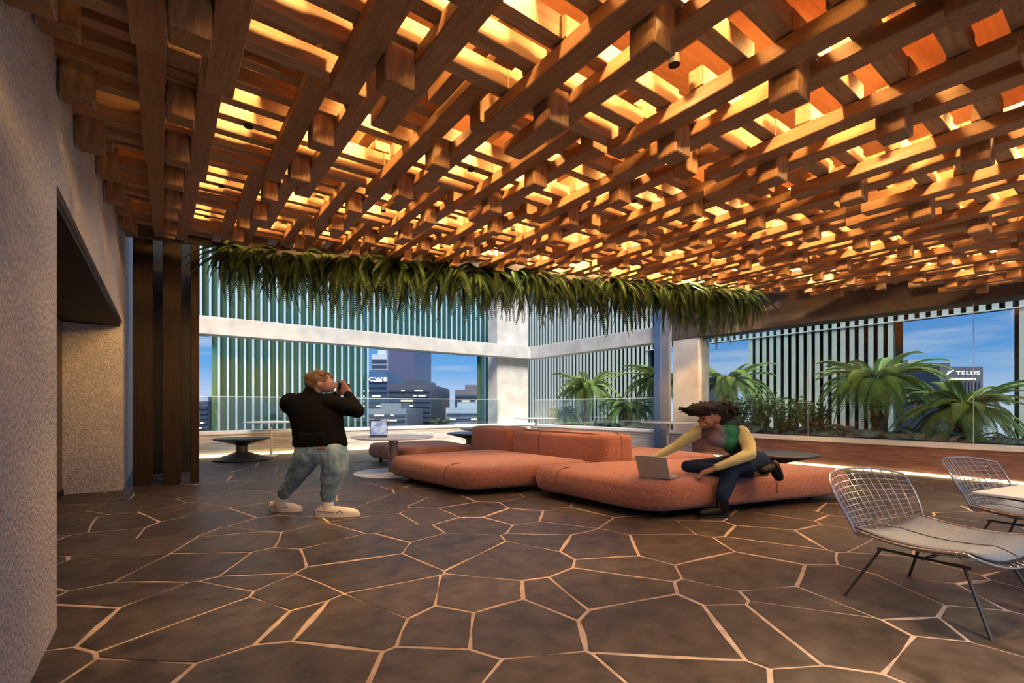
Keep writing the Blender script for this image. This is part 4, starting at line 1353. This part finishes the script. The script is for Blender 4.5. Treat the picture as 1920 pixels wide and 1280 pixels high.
# head: turned left and down, smiling
b.ell((0.030, HY - 0.15, 1.265), (0.145, 0.105, 0.120), 20, 14, rot=(0, -0.25, 0.1))
b.ell((-0.035, HY - 0.175, 1.215), (0.105, 0.082, 0.098), 18, 12, rot=(0, -0.35, 0))
b.ell((-0.070, HY - 0.185, 1.158), (0.062, 0.056, 0.042), 12, 8, rot=(0, -0.3, 0))
b.ell((-0.142, HY - 0.190, 1.212), (0.024, 0.020, 0.022), 10, 8)
b.ell((-0.125, HY - 0.188, 1.232), (0.018, 0.015, 0.030), 10, 8, rot=(0, 0.3, 0))
b.ell((-0.060, HY - 0.245, 1.205), (0.034, 0.026, 0.026), 10, 8)
b.ell((-0.105, HY - 0.215, 1.262), (0.030, 0.050, 0.014), 10, 8)
b.ell((0.080, HY - 0.245, 1.215), (0.020, 0.014, 0.032), 10, 8)
# near arm (right in the picture): forearm lying along the thigh
chain(b, [(0.42, HY - 0.20, 1.05, 0.070), (0.43, HY - 0.36, 0.80, 0.055), (0.02, HY - 0.38, 0.63, 0.038), (-0.045, HY - 0.36, 0.595, 0.033)])
# far arm reaching to the screen
chain(b, [(-0.06, HY + 0.02, 1.06, 0.066), (-0.36, HY + 0.10, 0.845, 0.050), (-0.655, HY + 0.10, 0.69, 0.036), (-0.70, HY + 0.10, 0.668, 0.032)])
# legs
chain(b, [(0.66, HY - 0.12, 0.66, 0.12), (0.235, HY - 0.30, 0.605, 0.080), (0.065, HY - 0.42, 0.25, 0.045), (0.07, HY - 0.42, 0.08, 0.040)])
chain(b, [(0.62, HY + 0.10, 0.64, 0.11), (-0.22, HY + 0.02, 0.585, 0.075), (0.55, HY - 0.22, 0.535, 0.055), (0.70, HY - 0.25, 0.53, 0.04)])
hand(b, (-0.045, HY - 0.36, 0.595), (-0.80, 0.10, -0.30), (0.1, 0.9, 0.1), (-0.3, 0.1, -0.9), 1.25, curl=(0.35, 0.45, 0.35), thumb_curl=0.3)
hand(b, (-0.70, HY + 0.10, 0.668), (-0.8, -0.1, -0.3), (0.0, -0.9, 0.2), (-0.2, 0, -0.9), 1.15, curl=(0.3, 0.5, 0.4), thumb_curl=0.3)
soft('body', b, M_SKIN2, pw, 0.0075, 4)
for dy in (-0.205, -0.15):
    MB().ell((-0.108, HY + dy - 0.045, 1.236), (0.020, 0.012, 0.007), 10, 6, rot=(0, 0.25, 0)).build('eye', M_EYE, pw)
MB().tube([(-0.145, HY - 0.225, 1.262), (-0.115, HY - 0.247, 1.272), (-0.075, HY - 0.250, 1.264)], [0.004, 0.007, 0.004], 6).build('eyebrow', M_HAIR2, pw)
MB().tube([(-0.128, HY - 0.215, 1.172), (-0.105, HY - 0.238, 1.166), (-0.072, HY - 0.240, 1.176)], [0.004, 0.009, 0.004], 8).build('lips', M_LIP, pw)
MB().tube([(-0.120, HY - 0.228, 1.173), (-0.102, HY - 0.243, 1.170), (-0.083, HY - 0.244, 1.174)], 0.0045, 6).build('teeth', M_TEETH, pw)
h = MB()
rw = random.Random(12)
h.ell((0.060, HY - 0.10, 1.350), (0.28, 0.16, 0.105), 18, 12, rot=(0, 0.10, 0))
h.ell((-0.03, HY - 0.13, 1.365), (0.24, 0.15, 0.085), 18, 12, rot=(0, 0.06, 0))
h.ell((0.200, HY - 0.08, 1.300), (0.19, 0.15, 0.115), 18, 12)
h.ell((0.175, HY - 0.08, 1.225), (0.11, 0.13, 0.075), 14, 10)
h.ell((-0.100, HY - 0.14, 1.335), (0.20, 0.13, 0.075), 14, 10, rot=(0, 0.14, 0))
for k in range(230):                                       # curls and wisps
    a = rw.uniform(0, 6.28)
    t = rw.uniform(0.0, 2.0)
    cx, rx = (0.05, 0.30) if rw.random() < 0.6 else (0.20, 0.20)
    p = Vector((cx + rx * math.cos(a) * math.sin(t), HY - 0.10 + 0.16 * math.sin(a) * math.sin(t), 1.335 + 0.108 * math.cos(t)))
    if p.z < 1.27 and p.x < 0.09:
        continue
    d = Vector((rw.gauss(0, 1), rw.gauss(0, 0.7), rw.gauss(0.1, 0.55))).normalized() * rw.uniform(0.025, 0.06)
    e = Vector((rw.gauss(0, 1), rw.gauss(0, 1), rw.gauss(0, 1))).normalized() * 0.02
    chain(h, [(*p, 0.022), (*(p + d * 0.6 + e), 0.014), (*(p + d), 0.008)], 6)
for k in range(14):                                        # windswept ends at the left
    p = Vector((-0.22, HY - 0.14 + rw.uniform(-0.07, 0.07), 1.345 + rw.uniform(-0.03, 0.035)))
    q = p + Vector((-rw.uniform(0.08, 0.18), rw.uniform(-0.02, 0.02), rw.uniform(-0.03, 0.035)))
    chain(h, [(*p, 0.024), (*p.lerp(q, 0.5), 0.015), (*q, 0.006)], 6)
soft('hair', h, M_HAIR2, pw, 0.009, 1)
s = MB()
chain(s, [(0.64, HY, 0.72, 0.158), (0.52, HY - 0.02, 0.81, 0.145), (0.36, HY - 0.05, 0.93, 0.155), (0.22, HY - 0.07, 1.02, 0.135)])
chain(s, [(-0.04, HY + 0.02, 1.055, 0.085), (0.12, HY - 0.05, 1.055, 0.115), (0.28, HY - 0.14, 1.055, 0.115), (0.39, HY - 0.18, 1.05, 0.090)])
chain(s, [(0.08, HY - 0.08, 0.985, 0.10), (0.30, HY - 0.14, 0.94, 0.12)])
chain(s, [(0.20, HY - 0.09, 1.08, 0.085), (0.165, HY - 0.10, 1.105, 0.070)])
for k in range(8):
    t = k / 7
    c = Vector((0.22, HY - 0.20, 1.0)).lerp(Vector((0.46, HY - 0.17, 0.80)), t)
    chain(s, [(c.x - 0.06, c.y - 0.01, c.z + 0.03, 0.010), (c.x, c.y - 0.025, c.z, 0.014), (c.x + 0.08, c.y, c.z + 0.01, 0.010)], 6)
soft('top', s, top_m, pw, 0.011, 4)
for pts in ([(0.42, HY - 0.19, 1.055, 0.095), (0.455, HY - 0.28, 0.92, 0.092), (0.43, HY - 0.37, 0.795, 0.082), (0.22, HY - 0.40, 0.715, 0.064), (0.015, HY - 0.38, 0.63, 0.047)],
            [(-0.055, HY + 0.02, 1.06, 0.088), (-0.20, HY + 0.06, 0.965, 0.080), (-0.36, HY + 0.10, 0.845, 0.066), (-0.52, HY + 0.10, 0.765, 0.054), (-0.665, HY + 0.10, 0.687, 0.044)]):
    y_ = MB()
    chain(y_, pts)
    for k in range(16):                                    # gathered rings of cloth
        t = (k + 0.5) / 16 * (len(pts) - 1)
        i = int(t)
        p, q = pts[i], pts[i + 1]
        f = t - i
        c = Vector(p[:3]).lerp(Vector(q[:3]), f)
        r = p[3] + (q[3] - p[3]) * f
        d = (Vector(q[:3]) - Vector(p[:3])).normalized()
        u = d.cross(Vector((0, 1, 0.3))).normalized()
        w = d.cross(u)
        ring = [(*(c + (u * math.cos(a * 1.05) + w * math.sin(a * 1.05)) * r * 0.97 + d * 0.012 * math.sin(a + k)), 0.0085) for a in range(7)]
        chain(y_, ring, 5)
    soft('sleeve', y_, M_YELLOW, pw, 0.010, 2)
j = MB()
chain(j, [(0.72, HY + 0.03, 0.655, 0.165), (0.60, HY - 0.02, 0.70, 0.17)])
chain(j, [(0.68, HY - 0.10, 0.655, 0.155), (0.45, HY - 0.21, 0.64, 0.130), (0.235, HY - 0.30, 0.605, 0.110), (0.15, HY - 0.36, 0.43, 0.102), (0.065, HY - 0.42, 0.27, 0.086)])
chain(j, [(0.64, HY + 0.10, 0.64, 0.145), (0.20, HY + 0.06, 0.61, 0.105), (-0.22, HY + 0.02, 0.59, 0.080), (0.20, HY - 0.12, 0.545, 0.072), (0.52, HY - 0.21, 0.535, 0.068)])
soft('jeans', j, M_NAVY, pw, 0.0115, 3)
def boot(loc, rot, mirror=1):
    t = link('boot', None, pw, loc)
    t.rotation_euler = rot
    u = MB()
    chain(u, [(0.10, 0, 0.055, 0.050), (0.0, 0, 0.068, 0.058), (-0.12, 0, 0.056, 0.056), (-0.20, 0, 0.045, 0.042)])
    chain(u, [(0.085, 0, 0.08, 0.066), (0.082, 0, 0.15, 0.072), (0.085, 0, 0.235, 0.076)])
    soft('upper', u, M_BOOT, t, 0.010, 4)
    so = MB()
    so.prism([(-0.035 + 0.215 * math.cos(2 * math.pi * k / 24), 0.066 * math.sin(2 * math.pi * k / 24)) for k in range(24)], -0.004, 0.030)
    so.prism([(0.105 + 0.065 * math.cos(2 * math.pi * k / 16), 0.060 * math.sin(2 * math.pi * k / 16)) for k in range(16)], -0.004, 0.045)
    so.build('sole', M_GLIDE, t)
    for k in range(5):
        z = 0.10 + 0.024 * k
        MB().tube([(0.03 - 0.004 * k, -0.045, z), (0.015 + 0.003 * k, 0, z + 0.008), (0.03 - 0.004 * k, 0.045, z)], 0.006, 5).build('lace', M_DEVICE, t)
    return t
boot((-0.015, HY - 0.42, 0.004), (0, 0, 0.12))
b2 = boot((0.84, HY - 0.28, 0.60), (0, math.radians(-112), math.radians(10)))
b2.scale = (0.66, 1.0, 0.85)
